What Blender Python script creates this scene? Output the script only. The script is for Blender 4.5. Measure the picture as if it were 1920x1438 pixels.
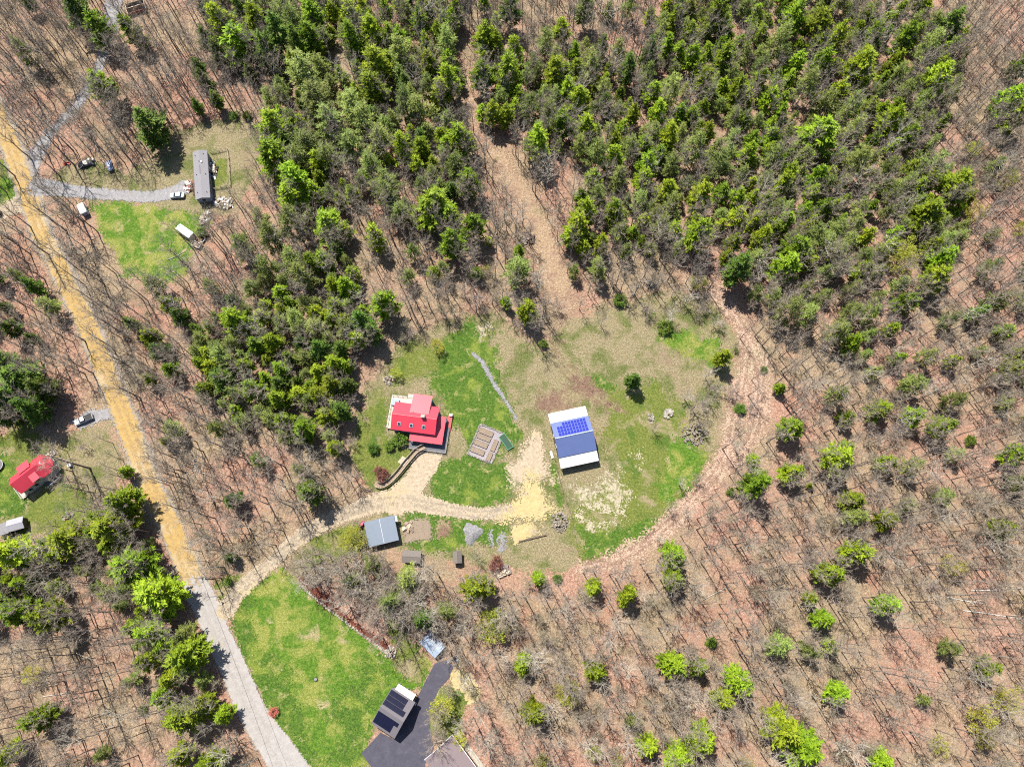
import bpy, math, random
import numpy as np
from mathutils import Vector, Matrix

for o in list(bpy.data.objects): bpy.data.objects.remove(o)
SC = bpy.context.scene
COL = SC.collection

# ------------------------------------------------------------------ camera, sky, sun, exposure
F_PX, CAM_H, TILT = 1331.0, 205.0, math.radians(16)      # a drone about 200 m up, tilted 16 degrees off straight down
cam_d = bpy.data.cameras.new('camera'); cam = bpy.data.objects.new('camera', cam_d); COL.objects.link(cam)
cam_d.sensor_width = 36; cam_d.lens = F_PX / 1920 * 36; cam_d.clip_start = 1; cam_d.clip_end = 3000
cam.location = (0, 0, CAM_H); cam.rotation_euler = (TILT, 0, 0)
SC.camera = cam

SUN_EL, SUN_AZ = math.radians(60), math.radians(-30)     # azimuth measured from +Y towards +X
world = bpy.data.worlds.new('World'); SC.world = world; world.use_nodes = True
wn = world.node_tree.nodes; wl = world.node_tree.links
sky = wn.new('ShaderNodeTexSky'); sky.sky_type = 'NISHITA'; sky.sun_disc = False
sky.sun_elevation = SUN_EL; sky.sun_rotation = SUN_AZ
bg = wn['Background']; bg.inputs['Strength'].default_value = 0.08
wl.new(sky.outputs['Color'], bg.inputs['Color'])
sun_d = bpy.data.lights.new('sun', 'SUN'); sun = bpy.data.objects.new('sun', sun_d); COL.objects.link(sun)
sun_d.energy = 5.0; sun_d.angle = math.radians(0.5); sun_d.color = (1.0, 0.94, 0.84)
sv = Vector((math.sin(SUN_AZ) * math.cos(SUN_EL), math.cos(SUN_AZ) * math.cos(SUN_EL), math.sin(SUN_EL)))
sun.rotation_euler = sv.to_track_quat('Z', 'Y').to_euler(); sun.location = sv * 400
SC.view_settings.view_transform = 'Standard'; SC.view_settings.look = 'None'
SC.view_settings.gamma = 1; SC.view_settings.use_curve_mapping = False
SC.view_settings.exposure = 1.60
SC.cycles.use_denoising = False; SC.cycles.filter_width = 1.15
SC.cycles.adaptive_threshold = 0.02
SC.cycles.max_bounces = 4; SC.cycles.diffuse_bounces = 2; SC.cycles.glossy_bounces = 2; SC.cycles.transmission_bounces = 2

# ------------------------------------------------------------------ helpers
def at(px, py, z=0.0):
    """photo pixel (1920 x 1438) -> world x, y of the point at height z"""
    u = (px - 960) / F_PX; v = (719 - py) / F_PX
    dy = math.sin(TILT) + v * math.cos(TILT); dz = -math.cos(TILT) + v * math.sin(TILT)
    t = (CAM_H - z) / (-dz)
    return (u * t, dy * t)
def topx(x, y, z=0.0):
    dy, dz = y, z - CAM_H
    f = dy * math.sin(TILT) - dz * math.cos(TILT); u = dy * math.cos(TILT) + dz * math.sin(TILT)
    return (960 + F_PX * x / f, 719 - F_PX * u / f)
def P(s):
    """'x,y x,y ...' -> list of pixel tuples"""
    return [tuple(float(v) for v in q.split(',')) for q in s.split()]
def W(s, z=0.0): return [at(q[0], q[1], z) for q in P(s)]

ALB = 0.465
TONE = {'leaf_litter': 1.16, 'tan_trail_earth': 0.98, 'leafy_track_earth': 1.16, 'ochre_road_dirt': 0.92, 'ochre_rut': 1.05, 'worn_pale_pavement': 0.88, 'pale_road_gravel': 0.78, 'tan_driveway_dirt': 1.08, 'dark_sealed_asphalt': 1.3, 'lawn_grass': 1.06, 'lush_grass': 1.1}
def rgb(*c):
    return tuple(c) + (1.0,)
def newmat(name):
    m = bpy.data.materials.new(name); m.use_nodes = True
    nt = m.node_tree; b = nt.nodes['Principled BSDF']
    return m, nt, b
def noise(nt, scale, detail=5, rough=0.6, dist=0.0, coord=None):
    n = nt.nodes.new('ShaderNodeTexNoise'); n.inputs['Scale'].default_value = scale
    n.inputs['Detail'].default_value = detail; n.inputs['Roughness'].default_value = rough
    n.inputs['Distortion'].default_value = dist
    if coord is not None: nt.links.new(coord, n.inputs['Vector'])
    return n
def ramp(nt, fac, stops):
    r = nt.nodes.new('ShaderNodeValToRGB'); e = r.color_ramp.elements
    while len(e) > 1: e.remove(e[-1])
    e[0].position = stops[0][0]; e[0].color = rgb(*stops[0][1])
    for p, c in stops[1:]:
        k = e.new(p); k.color = rgb(*c)
    nt.links.new(fac, r.inputs['Fac']); return r
def mixc(nt, fac, a, b, mode='MIX'):
    m = nt.nodes.new('ShaderNodeMix'); m.data_type = 'RGBA'; m.blend_type = mode
    if isinstance(fac, (int, float)): m.inputs[0].default_value = fac
    else: nt.links.new(fac, m.inputs[0])
    nt.links.new(a, m.inputs[6]); nt.links.new(b, m.inputs[7]); return m.outputs[2]
def layered(name, layers, masks, rough=0.95, bump=0.5, bscale=2.5, bdist=0.15, coord='pos', speck=0.45):
    """layers: [(stops, scale)], masks: [(scale, lo, hi)] mixing each next layer over the one before"""
    m, nt, b = newmat(name)
    if coord == 'pos': co = nt.nodes.new('ShaderNodeNewGeometry').outputs['Position']
    else: co = nt.nodes.new('ShaderNodeTexCoord').outputs['Object']
    out = None
    for i, (st, sc) in enumerate(layers):
        c = ramp(nt, noise(nt, sc, 7, 0.72, 0.3, co).outputs['Fac'], [(p_, tuple(v * ALB * TONE.get(name, 1) for v in q_)) for p_, q_ in st]).outputs['Color']
        if out is None: out = c
        else:
            s, lo, hi = masks[i - 1]
            k = ramp(nt, noise(nt, s, 7, 0.68, 0.4, co).outputs['Fac'], [(lo, (0, 0, 0)), (hi, (1, 1, 1))]).outputs['Color']
            out = mixc(nt, k, out, c)
    if speck:
        g = ramp(nt, noise(nt, 4.2, 3, 0.75, 0.0, co).outputs['Fac'], [(0.34, (1 - speck,) * 3), (0.5, (1, 1, 1)), (0.66, (1 + speck,) * 3)]).outputs['Color']
        out = mixc(nt, 1.0, out, g, 'MULTIPLY')
    nt.links.new(out, b.inputs['Base Color'])
    b.inputs['Roughness'].default_value = rough; b.inputs['Specular IOR Level'].default_value = 0.15
    if bump:
        bp = nt.nodes.new('ShaderNodeBump'); bp.inputs['Strength'].default_value = bump; bp.inputs['Distance'].default_value = bdist
        nt.links.new(noise(nt, bscale, 6, 0.7, 0.2, co).outputs['Fac'], bp.inputs['Height'])
        nt.links.new(bp.outputs['Normal'], b.inputs['Normal'])
    return m
def plain(name, c, rough=0.6, var=0.12, scale=1.2, metal=0.0, spec=0.4, ribs=None):
    """paint, metal or wood with slight weathering; ribs=(axis, per metre, depth) presses standing seams into it"""
    m, nt, b = newmat(name)
    co = nt.nodes.new('ShaderNodeTexCoord').outputs['Object']
    c = tuple(v * 0.56 for v in c); lo = tuple(v * (1 - var) for v in c); hi = tuple(min(1, v * (1 + var)) for v in c)
    r = ramp(nt, noise(nt, scale, 6, 0.65, 0.2, co).outputs['Fac'], [(0.3, lo), (0.7, hi)])
    nt.links.new(r.outputs['Color'], b.inputs['Base Color'])
    b.inputs['Roughness'].default_value = rough; b.inputs['Metallic'].default_value = metal
    b.inputs['Specular IOR Level'].default_value = spec
    if ribs:
        wv = nt.nodes.new('ShaderNodeTexWave'); wv.bands_direction = ribs[0]; wv.inputs['Scale'].default_value = ribs[1]
        nt.links.new(co, wv.inputs['Vector'])
        bp = nt.nodes.new('ShaderNodeBump'); bp.inputs['Strength'].default_value = ribs[2]; bp.inputs['Distance'].default_value = 0.04
        nt.links.new(wv.outputs['Fac'], bp.inputs['Height']); nt.links.new(bp.outputs['Normal'], b.inputs['Normal'])
    return m
def leafmat(name, dark, light, tr=0.35, hue=0.03, val=0.35):
    m, nt, b = newmat(name)
    oi = nt.nodes.new('ShaderNodeObjectInfo'); co = nt.nodes.new('ShaderNodeTexCoord').outputs['Object']
    r = ramp(nt, noise(nt, 0.9, 5, 0.7, 0, co).outputs['Fac'], [(0.36, dark), (0.64, light)])
    hs = nt.nodes.new('ShaderNodeHueSaturation')
    mr = nt.nodes.new('ShaderNodeMapRange'); mr.inputs['To Min'].default_value = 0.5 - hue; mr.inputs['To Max'].default_value = 0.5 + hue
    nt.links.new(oi.outputs['Random'], mr.inputs['Value']); nt.links.new(mr.outputs[0], hs.inputs['Hue'])
    mu = nt.nodes.new('ShaderNodeMath'); mu.operation = 'MULTIPLY'; mu.inputs[1].default_value = 7.31
    fr = nt.nodes.new('ShaderNodeMath'); fr.operation = 'FRACT'
    nt.links.new(oi.outputs['Random'], mu.inputs[0]); nt.links.new(mu.outputs[0], fr.inputs[0])
    mv = nt.nodes.new('ShaderNodeMapRange'); mv.inputs['To Min'].default_value = 1 - val; mv.inputs['To Max'].default_value = 1 + val
    nt.links.new(fr.outputs[0], mv.inputs['Value']); nt.links.new(mv.outputs[0], hs.inputs['Value'])
    nt.links.new(r.outputs['Color'], hs.inputs['Color'])
    nt.links.new(hs.outputs['Color'], b.inputs['Base Color']); b.inputs['Roughness'].default_value = 0.55
    b.inputs['Specular IOR Level'].default_value = 0.25
    t = nt.nodes.new('ShaderNodeBsdfTranslucent'); nt.links.new(hs.outputs['Color'], t.inputs['Color'])
    mx = nt.nodes.new('ShaderNodeMixShader'); mx.inputs[0].default_value = tr
    nt.links.new(b.outputs[0], mx.inputs[1]); nt.links.new(t.outputs[0], mx.inputs[2])
    nt.links.new(mx.outputs[0], nt.nodes['Material Output'].inputs['Surface'])
    return m

def mesh_np(name, v, f):
    me = bpy.data.meshes.new(name); v = np.asarray(v, np.float32); f = np.asarray(f, np.int32)
    k = f.shape[1]; me.vertices.add(len(v)); me.vertices.foreach_set('co', v.ravel())
    me.loops.add(f.size); me.loops.foreach_set('vertex_index', f.ravel())
    me.polygons.add(len(f)); me.polygons.foreach_set('loop_start', np.arange(0, f.size, k, dtype=np.int32))
    try: me.polygons.foreach_set('loop_total', np.full(len(f), k, np.int32))
    except Exception: pass
    me.update(); me.validate(); return me

class MB:
    """collects boxes, prisms and tubes and links them as ONE mesh object"""
    def __init__(s): s.v = []; s.f = []
    def poly(s, pts, fs):
        n = len(s.v); s.v += [tuple(p) for p in pts]; s.f += [tuple(i + n for i in q) for q in fs]; return s
    def box(s, c, d, rz=0.0, rx=0.0, ry=0.0):
        M_ = Matrix.Translation(c) @ Matrix.Rotation(rz, 4, 'Z') @ Matrix.Rotation(ry, 4, 'Y') @ Matrix.Rotation(rx, 4, 'X')
        p = [M_ @ Vector((x * d[0] / 2, y * d[1] / 2, z * d[2] / 2)) for x in (-1, 1) for y in (-1, 1) for z in (-1, 1)]
        return s.poly(p, [(0, 1, 3, 2), (4, 6, 7, 5), (0, 4, 5, 1), (2, 3, 7, 6), (0, 2, 6, 4), (1, 5, 7, 3)])
    def prism(s, top, th, bottom=None):
        """a slab: polygon 'top' (3-D points) thickened downwards by th"""
        n = len(top); b = bottom or [(p[0], p[1], p[2] - th) for p in top]
        return s.poly(list(top) + list(b), [tuple(range(n)), tuple(range(2 * n - 1, n - 1, -1))] +
                      [(i, i + n, (i + 1) % n + n, (i + 1) % n) for i in range(n)])
    def tube(s, pts, rad, k=6, cap=True):
        pts = [Vector(p) for p in pts]; n0 = len(s.v)
        if isinstance(rad, (int, float)): rad = [rad] * len(pts)
        for i, p in enumerate(pts):
            d = (pts[min(i + 1, len(pts) - 1)] - pts[max(i - 1, 0)]).normalized()
            a = d.cross(Vector((0.3, 0.1, 1)) if abs(d.z) < 0.9 else Vector((1, 0.2, 0))).normalized(); b = d.cross(a)
            for j in range(k):
                t = 2 * math.pi * j / k; s.v.append(tuple(p + (a * math.cos(t) + b * math.sin(t)) * rad[i]))
        for i in range(len(pts) - 1):
            for j in range(k):
                q = n0 + i * k; s.f.append((q + j, q + (j + 1) % k, q + k + (j + 1) % k, q + k + j))
        if cap:
            s.f.append(tuple(n0 + j for j in range(k))[::-1]); s.f.append(tuple(n0 + (len(pts) - 1) * k + j for j in range(k)))
        return s
    def build(s, name, mat, parent=None, loc=(0, 0, 0), rz=0.0):
        me = bpy.data.meshes.new(name); me.from_pydata(s.v, [], s.f); me.update(); me.materials.append(mat)
        return link(name, me, parent, loc, rz)
def link(name, me, parent=None, loc=(0, 0, 0), rz=0.0):
    o = bpy.data.objects.new(name, me); COL.objects.link(o); o.location = loc; o.rotation_euler = (0, 0, rz)
    if parent: o.parent = parent
    return o
def tag(o, label, cat=None, group=None, kind=None):
    o['label'] = label
    if cat: o['category'] = cat
    if group: o['group'] = group
    if kind: o['kind'] = kind
    return o
def thing(name, label, cat, loc=(0, 0, 0), rz=0.0, group=None):
    o = bpy.data.objects.new(name, None); COL.objects.link(o); o.empty_display_size = 0.5
    o.location = loc if len(loc) == 3 else (loc[0], loc[1], 0); o.rotation_euler = (0, 0, rz)
    return tag(o, label, cat, group)
D = math.radians

# value noise in numpy for ragged borders
def vnoise(x, y, s, seed=0):
    x = np.asarray(x) / s + 1000.5; y = np.asarray(y) / s + 1000.5
    xi = np.floor(x).astype(np.int64); yi = np.floor(y).astype(np.int64); fx = x - xi; fy = y - yi
    def h(a, b):
        n = (a * 374761393 + b * 668265263 + seed * 974711) & 0x7fffffff
        n = ((n ^ (n >> 13)) * 1274126177) & 0x7fffffff
        return ((n ^ (n >> 16)) & 0xffff) / 65535.0
    fx = fx * fx * (3 - 2 * fx); fy = fy * fy * (3 - 2 * fy)
    return (h(xi, yi) * (1 - fx) + h(xi + 1, yi) * fx) * (1 - fy) + (h(xi, yi + 1) * (1 - fx) + h(xi + 1, yi + 1) * fx) * fy - 0.5
def sd_poly(X, Y, poly):
    p = np.array(poly); q = np.roll(p, -1, 0); d = np.full(X.shape, 1e9); ins = np.zeros(X.shape, bool)
    for (ax, ay), (bx, by) in zip(p, q):
        ex, ey = bx - ax, by - ay; t = np.clip(((X - ax) * ex + (Y - ay) * ey) / (ex * ex + ey * ey + 1e-9), 0, 1)
        d = np.minimum(d, np.hypot(X - ax - t * ex, Y - ay - t * ey))
        c = ((ay > Y) != (by > Y)); xs = (bx - ax) * (Y - ay) / (by - ay + 1e-12) + ax
        ins ^= (c & (X < xs))
    return np.where(ins, -d, d)
def sd_line(X, Y, pts):
    """pts: (x, y, half width)"""
    d = np.full(X.shape, 1e9)
    for (ax, ay, aw), (bx, by, bw) in zip(pts, pts[1:]):
        ex, ey = bx - ax, by - ay; t = np.clip(((X - ax) * ex + (Y - ay) * ey) / (ex * ex + ey * ey + 1e-9), 0, 1)
        d = np.minimum(d, np.hypot(X - ax - t * ex, Y - ay - t * ey) - (aw + (bw - aw) * t))
    return d
def smooth(pts, n=6):
    """Catmull-Rom through points of any dimension"""
    p = [np.array(q, float) for q in pts]; p = [2 * p[0] - p[1]] + p + [2 * p[-1] - p[-2]]; out = []
    for i in range(1, len(p) - 2):
        for k in range(n):
            t = k / n
            out.append(0.5 * (2 * p[i] + (p[i + 1] - p[i - 1]) * t + (2 * p[i - 1] - 5 * p[i] + 4 * p[i + 1] - p[i + 2]) * t * t
                              + (3 * p[i] - p[i - 1] - 3 * p[i + 1] + p[i + 2]) * t ** 3))
    return [tuple(q) for q in out + [p[-2]]]
def strip(s, n=6):
    """'x,y,w x,y,w' in photo pixels (w = full width) -> smoothed world polyline with half widths in metres"""
    out = []
    for q in s.split():
        x, y, w = (float(v) for v in q.split(',')); a = at(x, y); b = at(x + w, y)
        out.append((a[0], a[1], (b[0] - a[0]) / 2))
    return smooth(out, n)
ZL = [0]
def sheet(name, sds, z, mat, label, cell=0.29, amp=1.2, dith=0.5, seed=1, ns=5.0, kind='structure', holes=()):
    """a sheet of small cells with a frayed border. sds: list of ('p', polygon) or ('l', polyline)"""
    ZL[0] += 1; z = 0.003 * ZL[0]      # every sheet lies 3 mm above the one before it
    xs, ys = [], []
    for k, p in sds:
        w = max([q[2] for q in p]) if k == 'l' else 0
        xs += [min(q[0] for q in p) - w, max(q[0] for q in p) + w]; ys += [min(q[1] for q in p) - w, max(q[1] for q in p) + w]
    m = amp + dith + 1
    gx = np.arange(min(xs) - m, max(xs) + m, cell); gy = np.arange(min(ys) - m, max(ys) + m, cell)
    X, Y = np.meshgrid(gx, gy)
    d = np.full(X.shape, 1e9)
    for k, p in sds: d = np.minimum(d, sd_poly(X, Y, p) if k == 'p' else sd_line(X, Y, p))
    rs = np.random.RandomState(seed)
    n = vnoise(X, Y, ns, seed) * 1.2 + vnoise(X, Y, ns * 0.37, seed + 7) * 0.7 + vnoise(X, Y, ns * 0.14, seed + 9) * 0.4
    keep = d + n * amp + (rs.rand(*X.shape) - 0.5) * dith * 2 < 0
    for hs in holes: keep &= ~hs(X, Y)
    j, i = np.nonzero(keep)
    nx = len(gx) + 1
    ids = np.stack([j * nx + i, j * nx + i + 1, (j + 1) * nx + i + 1, (j + 1) * nx + i], 1)
    u, inv = np.unique(ids, return_inverse=True); inv = inv.reshape(ids.shape)
    vx = gx[0] + (u % nx) * cell - cell / 2; vy = gy[0] + (u // nx) * cell - cell / 2
    vx = vx + (rs.rand(len(u)) - 0.5) * cell * 0.6; vy = vy + (rs.rand(len(u)) - 0.5) * cell * 0.6
    me = mesh_np(name, np.stack([vx, vy, np.full(len(u), z)], 1), inv)
    me.materials.append(mat); o = link(name, me)
    return tag(o, label, None, None, kind)

# ------------------------------------------------------------------ materials
MAT = {}
MAT['litter'] = layered('leaf_litter',
    [([(0.30, (0.12, 0.054, 0.036)), (0.44, (0.27, 0.150, 0.108)), (0.56, (0.385, 0.235, 0.175)), (0.70, (0.55, 0.37, 0.285))], 1.5),
     ([(0.30, (0.12, 0.082, 0.05)), (0.46, (0.245, 0.18, 0.115)), (0.58, (0.345, 0.265, 0.18)), (0.72, (0.47, 0.38, 0.27))], 1.7),
     ([(0.32, (0.075, 0.064, 0.038)), (0.55, (0.17, 0.145, 0.095)), (0.70, (0.27, 0.235, 0.165))], 1.2),
     ([(0.30, (0.17, 0.072, 0.045)), (0.55, (0.36, 0.20, 0.14)), (0.70, (0.49, 0.32, 0.24))], 1.9)],
    [(0.035, 0.42, 0.56), (0.075, 0.53, 0.70), (0.055, 0.56, 0.67)], bump=0.9, bscale=2.2, bdist=0.25, speck=0.55)
MAT['trail'] = layered('tan_trail_earth',
    [([(0.30, (0.20, 0.13, 0.08)), (0.46, (0.34, 0.24, 0.155)), (0.58, (0.43, 0.315, 0.215)), (0.72, (0.54, 0.42, 0.31))], 1.9),
     ([(0.30, (0.16, 0.10, 0.07)), (0.6, (0.36, 0.235, 0.175))], 1.5),
     ([(0.30, (0.12, 0.105, 0.05)), (0.6, (0.28, 0.24, 0.13))], 1.7)],
    [(0.14, 0.50, 0.62), (0.10, 0.58, 0.70)], bump=0.8, bscale=2.4, bdist=0.2)
MAT['field'] = layered('dry_field_grass',
    [([(0.30, (0.12, 0.095, 0.045)), (0.46, (0.235, 0.195, 0.11)), (0.58, (0.31, 0.265, 0.16)), (0.72, (0.42, 0.37, 0.24))], 1.9),
     ([(0.30, (0.055, 0.075, 0.02)), (0.5, (0.12, 0.14, 0.04)), (0.68, (0.22, 0.23, 0.09))], 2.0),
     ([(0.32, (0.16, 0.105, 0.07)), (0.6, (0.30, 0.21, 0.15))], 1.6)],
    [(0.12, 0.48, 0.60), (0.07, 0.58, 0.68)], bump=0.9, bscale=2.6, bdist=0.18, speck=0.62)
MAT['lawn'] = layered('lawn_grass',
    [([(0.28, (0.024, 0.075, 0.006)), (0.45, (0.062, 0.138, 0.012)), (0.58, (0.110, 0.195, 0.020)), (0.74, (0.22, 0.295, 0.05))], 1.3),
     ([(0.30, (0.12, 0.15, 0.024)), (0.5, (0.215, 0.235, 0.05)), (0.70, (0.34, 0.33, 0.12))], 1.8),
     ([(0.32, (0.21, 0.175, 0.08)), (0.6, (0.36, 0.31, 0.17))], 2.2)],
    [(0.14, 0.47, 0.58), (0.21, 0.57, 0.66)], bump=0.8, bscale=3.0, bdist=0.14, speck=0.55)
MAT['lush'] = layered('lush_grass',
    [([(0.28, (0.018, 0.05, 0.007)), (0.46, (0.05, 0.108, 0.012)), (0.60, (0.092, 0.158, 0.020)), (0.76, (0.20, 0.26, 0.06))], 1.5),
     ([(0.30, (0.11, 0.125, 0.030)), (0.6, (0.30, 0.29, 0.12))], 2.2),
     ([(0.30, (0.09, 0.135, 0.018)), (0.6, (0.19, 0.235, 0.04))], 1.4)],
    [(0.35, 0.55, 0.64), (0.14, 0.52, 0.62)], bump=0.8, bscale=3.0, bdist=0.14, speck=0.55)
MAT['olive'] = layered('yellow_green_grass',
    [([(0.30, (0.065, 0.088, 0.016)), (0.5, (0.135, 0.165, 0.032)), (0.70, (0.25, 0.255, 0.07))], 1.7),
     ([(0.30, (0.04, 0.085, 0.012)), (0.6, (0.10, 0.155, 0.025))], 1.7),
     ([(0.32, (0.20, 0.165, 0.08)), (0.6, (0.32, 0.27, 0.16))], 2.0)],
    [(0.16, 0.52, 0.62), (0.12, 0.53, 0.63)], bump=0.7, bscale=2.6, bdist=0.12)
MAT['track'] = layered('leafy_track_earth',
    [([(0.30, (0.24, 0.155, 0.11)), (0.46, (0.37, 0.255, 0.19)), (0.58, (0.45, 0.325, 0.25)), (0.72, (0.55, 0.43, 0.345))], 1.9),
     ([(0.30, (0.26, 0.20, 0.13)), (0.6, (0.42, 0.34, 0.24))], 1.6)],
    [(0.10, 0.5, 0.62)], bump=0.7, bscale=2.4, bdist=0.18)
MAT['ochre'] = layered('ochre_road_dirt',
    [([(0.30, (0.40, 0.26, 0.085)), (0.5, (0.48, 0.325, 0.12)), (0.70, (0.54, 0.39, 0.175))], 0.7),
     ([(0.30, (0.40, 0.31, 0.18)), (0.6, (0.53, 0.44, 0.30))], 1.1)],
    [(0.10, 0.48, 0.66)], speck=0.12, bump=0.3, bscale=3, bdist=0.06)
MAT['gravel'] = layered('pale_road_gravel',
    [([(0.30, (0.29, 0.245, 0.195)), (0.5, (0.40, 0.35, 0.295)), (0.70, (0.49, 0.44, 0.385))], 1.3),
     ([(0.30, (0.22, 0.17, 0.12)), (0.6, (0.33, 0.27, 0.20))], 1.3)],
    [(0.15, 0.54, 0.68)], speck=0.2, bump=0.35, bscale=4, bdist=0.06)
MAT['paved'] = layered('worn_pale_pavement',
    [([(0.30, (0.38, 0.355, 0.34)), (0.5, (0.44, 0.415, 0.40)), (0.70, (0.50, 0.475, 0.455))], 0.5),
     ([(0.30, (0.38, 0.33, 0.26)), (0.6, (0.46, 0.41, 0.33))], 0.9)],
    [(0.12, 0.56, 0.70)], speck=0.12, bump=0.15, bscale=5, bdist=0.04)
MAT['greydrive'] = layered('grey_stone_drive',
    [([(0.30, (0.22, 0.215, 0.225)), (0.5, (0.30, 0.295, 0.305)), (0.70, (0.38, 0.37, 0.38))], 1.2),
     ([(0.30, (0.24, 0.20, 0.16)), (0.6, (0.30, 0.26, 0.22))], 1.0)],
    [(0.2, 0.60, 0.72)], speck=0.2, bump=0.35, bscale=4, bdist=0.06)
MAT['drive'] = layered('tan_driveway_dirt',
    [([(0.30, (0.30, 0.235, 0.16)), (0.5, (0.41, 0.335, 0.24)), (0.70, (0.50, 0.425, 0.33))], 1.2),
     ([(0.30, (0.36, 0.295, 0.16)), (0.6, (0.46, 0.38, 0.23))], 0.9)],
    [(0.13, 0.55, 0.68)], speck=0.2, bump=0.4, bscale=3.5, bdist=0.08)
MAT['sand'] = layered('yellow_sand',
    [([(0.26, (0.36, 0.275, 0.13)), (0.42, (0.46, 0.37, 0.18)), (0.6, (0.52, 0.43, 0.22)), (0.75, (0.57, 0.49, 0.28))], 0.8),
     ([(0.30, (0.30, 0.235, 0.15)), (0.6, (0.42, 0.35, 0.24))], 1.4)],
    [(0.22, 0.53, 0.64)], speck=0.2, bump=0.35, bscale=2.5, bdist=0.1)
MAT['asphalt'] = layered('dark_sealed_asphalt',
    [([(0.30, (0.045, 0.043, 0.062)), (0.55, (0.062, 0.060, 0.082)), (0.74, (0.085, 0.082, 0.10))], 0.6),
     ([(0.30, (0.09, 0.088, 0.10)), (0.7, (0.15, 0.145, 0.15))], 1.6)],
    [(0.35, 0.64, 0.80)], rough=0.75, speck=0.12, bump=0.12, bscale=8, bdist=0.02)
MAT['bare_soil'] = layered('pale_bare_soil',
    [([(0.30, (0.27, 0.225, 0.15)), (0.5, (0.42, 0.37, 0.26)), (0.70, (0.54, 0.50, 0.38))], 1.8),
     ([(0.30, (0.10, 0.12, 0.03)), (0.6, (0.24, 0.24, 0.09))], 1.9)], [(0.33, 0.50, 0.57)], bump=0.5, bscale=3, bdist=0.1)
MAT['mulch'] = layered('red_brown_mulch',
    [([(0.30, (0.07, 0.02, 0.014)), (0.5, (0.15, 0.045, 0.03)), (0.70, (0.24, 0.10, 0.07))], 2.2)], [], bump=0.7, bscale=4, bdist=0.1)
MAT['rust_leaves'] = layered('rusty_dead_bracken',
    [([(0.30, (0.11, 0.065, 0.045)), (0.5, (0.20, 0.125, 0.09)), (0.70, (0.30, 0.20, 0.145))], 1.8),
     ([(0.30, (0.16, 0.125, 0.06)), (0.6, (0.31, 0.255, 0.15))], 1.9)], [(0.2, 0.46, 0.58)], bump=0.7, bscale=3, bdist=0.15)
MAT['greystone'] = layered('grey_crushed_stone',
    [([(0.30, (0.17, 0.165, 0.17)), (0.5, (0.26, 0.255, 0.265)), (0.70, (0.36, 0.355, 0.37))], 2.2)], [], bump=0.6, bscale=5, bdist=0.08)
MAT['stone'] = layered('field_stone',
    [([(0.30, (0.13, 0.11, 0.09)), (0.5, (0.27, 0.235, 0.20)), (0.70, (0.42, 0.38, 0.33))], 0.9)], [], bump=0.5, bscale=3, bdist=0.08)
MAT['stone_pale'] = layered('tan_field_stone',
    [([(0.30, (0.22, 0.18, 0.14)), (0.6, (0.40, 0.34, 0.27))], 1.3)], [], bump=0.5, bscale=3, bdist=0.08)
MAT['white_stone'] = layered('pale_quartz_stone',
    [([(0.30, (0.30, 0.27, 0.23)), (0.6, (0.50, 0.46, 0.40))], 1.3)], [], bump=0.5, bscale=3, bdist=0.08)

MAT['ochre_rut'] = layered('ochre_rut', [([(0.30, (0.29, 0.185, 0.075)), (0.6, (0.40, 0.28, 0.13))], 1.0)], [], bump=0.3, speck=0.15)
MAT['pave_rut'] = layered('pavement_wheel_path', [([(0.30, (0.30, 0.28, 0.265)), (0.6, (0.38, 0.355, 0.34))], 1.0)], [], bump=0.2, speck=0.1)
MAT['drive_rut'] = layered('driveway_rut', [([(0.30, (0.25, 0.205, 0.15)), (0.6, (0.37, 0.31, 0.24))], 1.2)], [], bump=0.4, speck=0.2)
MAT['track_rut'] = layered('track_rut', [([(0.30, (0.17, 0.10, 0.07)), (0.6, (0.33, 0.22, 0.165))], 1.6)], [], bump=0.6, speck=0.35)
MAT['red_roof'] = plain('red_metal_roof', (0.55, 0.036, 0.066), 0.50, 0.08, 0.5, 0, 0.45, ('X', 0.62, 0.10))
MAT['red_deck'] = plain('red_painted_boards', (0.36, 0.05, 0.05), 0.7, 0.15, 1)
MAT['cream'] = plain('cream_deck_boards', (0.52, 0.45, 0.36), 0.7, 0.1, 1.2, 0, 0.3, ('Y', 2.2, 0.5))
MAT['grey_deck'] = plain('dark_grey_deck_boards', (0.10, 0.11, 0.13), 0.7, 0.15, 1.2, 0, 0.3, ('Y', 2.2, 0.5))
MAT['blue_wall'] = plain('pale_blue_clapboard', (0.30, 0.40, 0.60), 0.7, 0.06, 0.8, 0, 0.3, ('Z', 2.5, 0.6))
MAT['white_wall'] = plain('white_clapboard', (0.62, 0.62, 0.62), 0.7, 0.06, 0.8, 0, 0.3, ('Z', 2.5, 0.6))
MAT['white'] = plain('white_paint', (0.72, 0.72, 0.71), 0.5, 0.06, 0.8)
MAT['glass'] = plain('dark_window_glass', (0.03, 0.04, 0.05), 0.12, 0.1, 1, 0, 0.6)
MAT['brick'] = plain('grey_brick', (0.42, 0.38, 0.34), 0.9, 0.25, 3)
MAT['dark'] = plain('dark_rubber', (0.02, 0.02, 0.022), 0.8)
MAT['blue_roof'] = plain('slate_blue_metal_roof', (0.098, 0.135, 0.30), 0.40, 0.05, 0.6, 0, 0.5, ('X', 0.62, 0.3))
MAT['white_roof'] = plain('white_metal_roof', (0.60, 0.60, 0.585), 0.5, 0.04, 0.6, 0, 0.5, ('X', 0.62, 0.3))
MAT['panel'] = plain('blue_solar_cells', (0.012, 0.024, 0.30), 0.35, 0.2, 2.2, 0, 0.3)
MAT['black_panel'] = plain('black_solar_cells', (0.008, 0.009, 0.028), 0.3, 0.2, 1.5, 0, 0.22)
MAT['panel_frame'] = plain('grey_blue_panel_frame', (0.16, 0.20, 0.42), 0.5, 0.05, 1)
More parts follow.
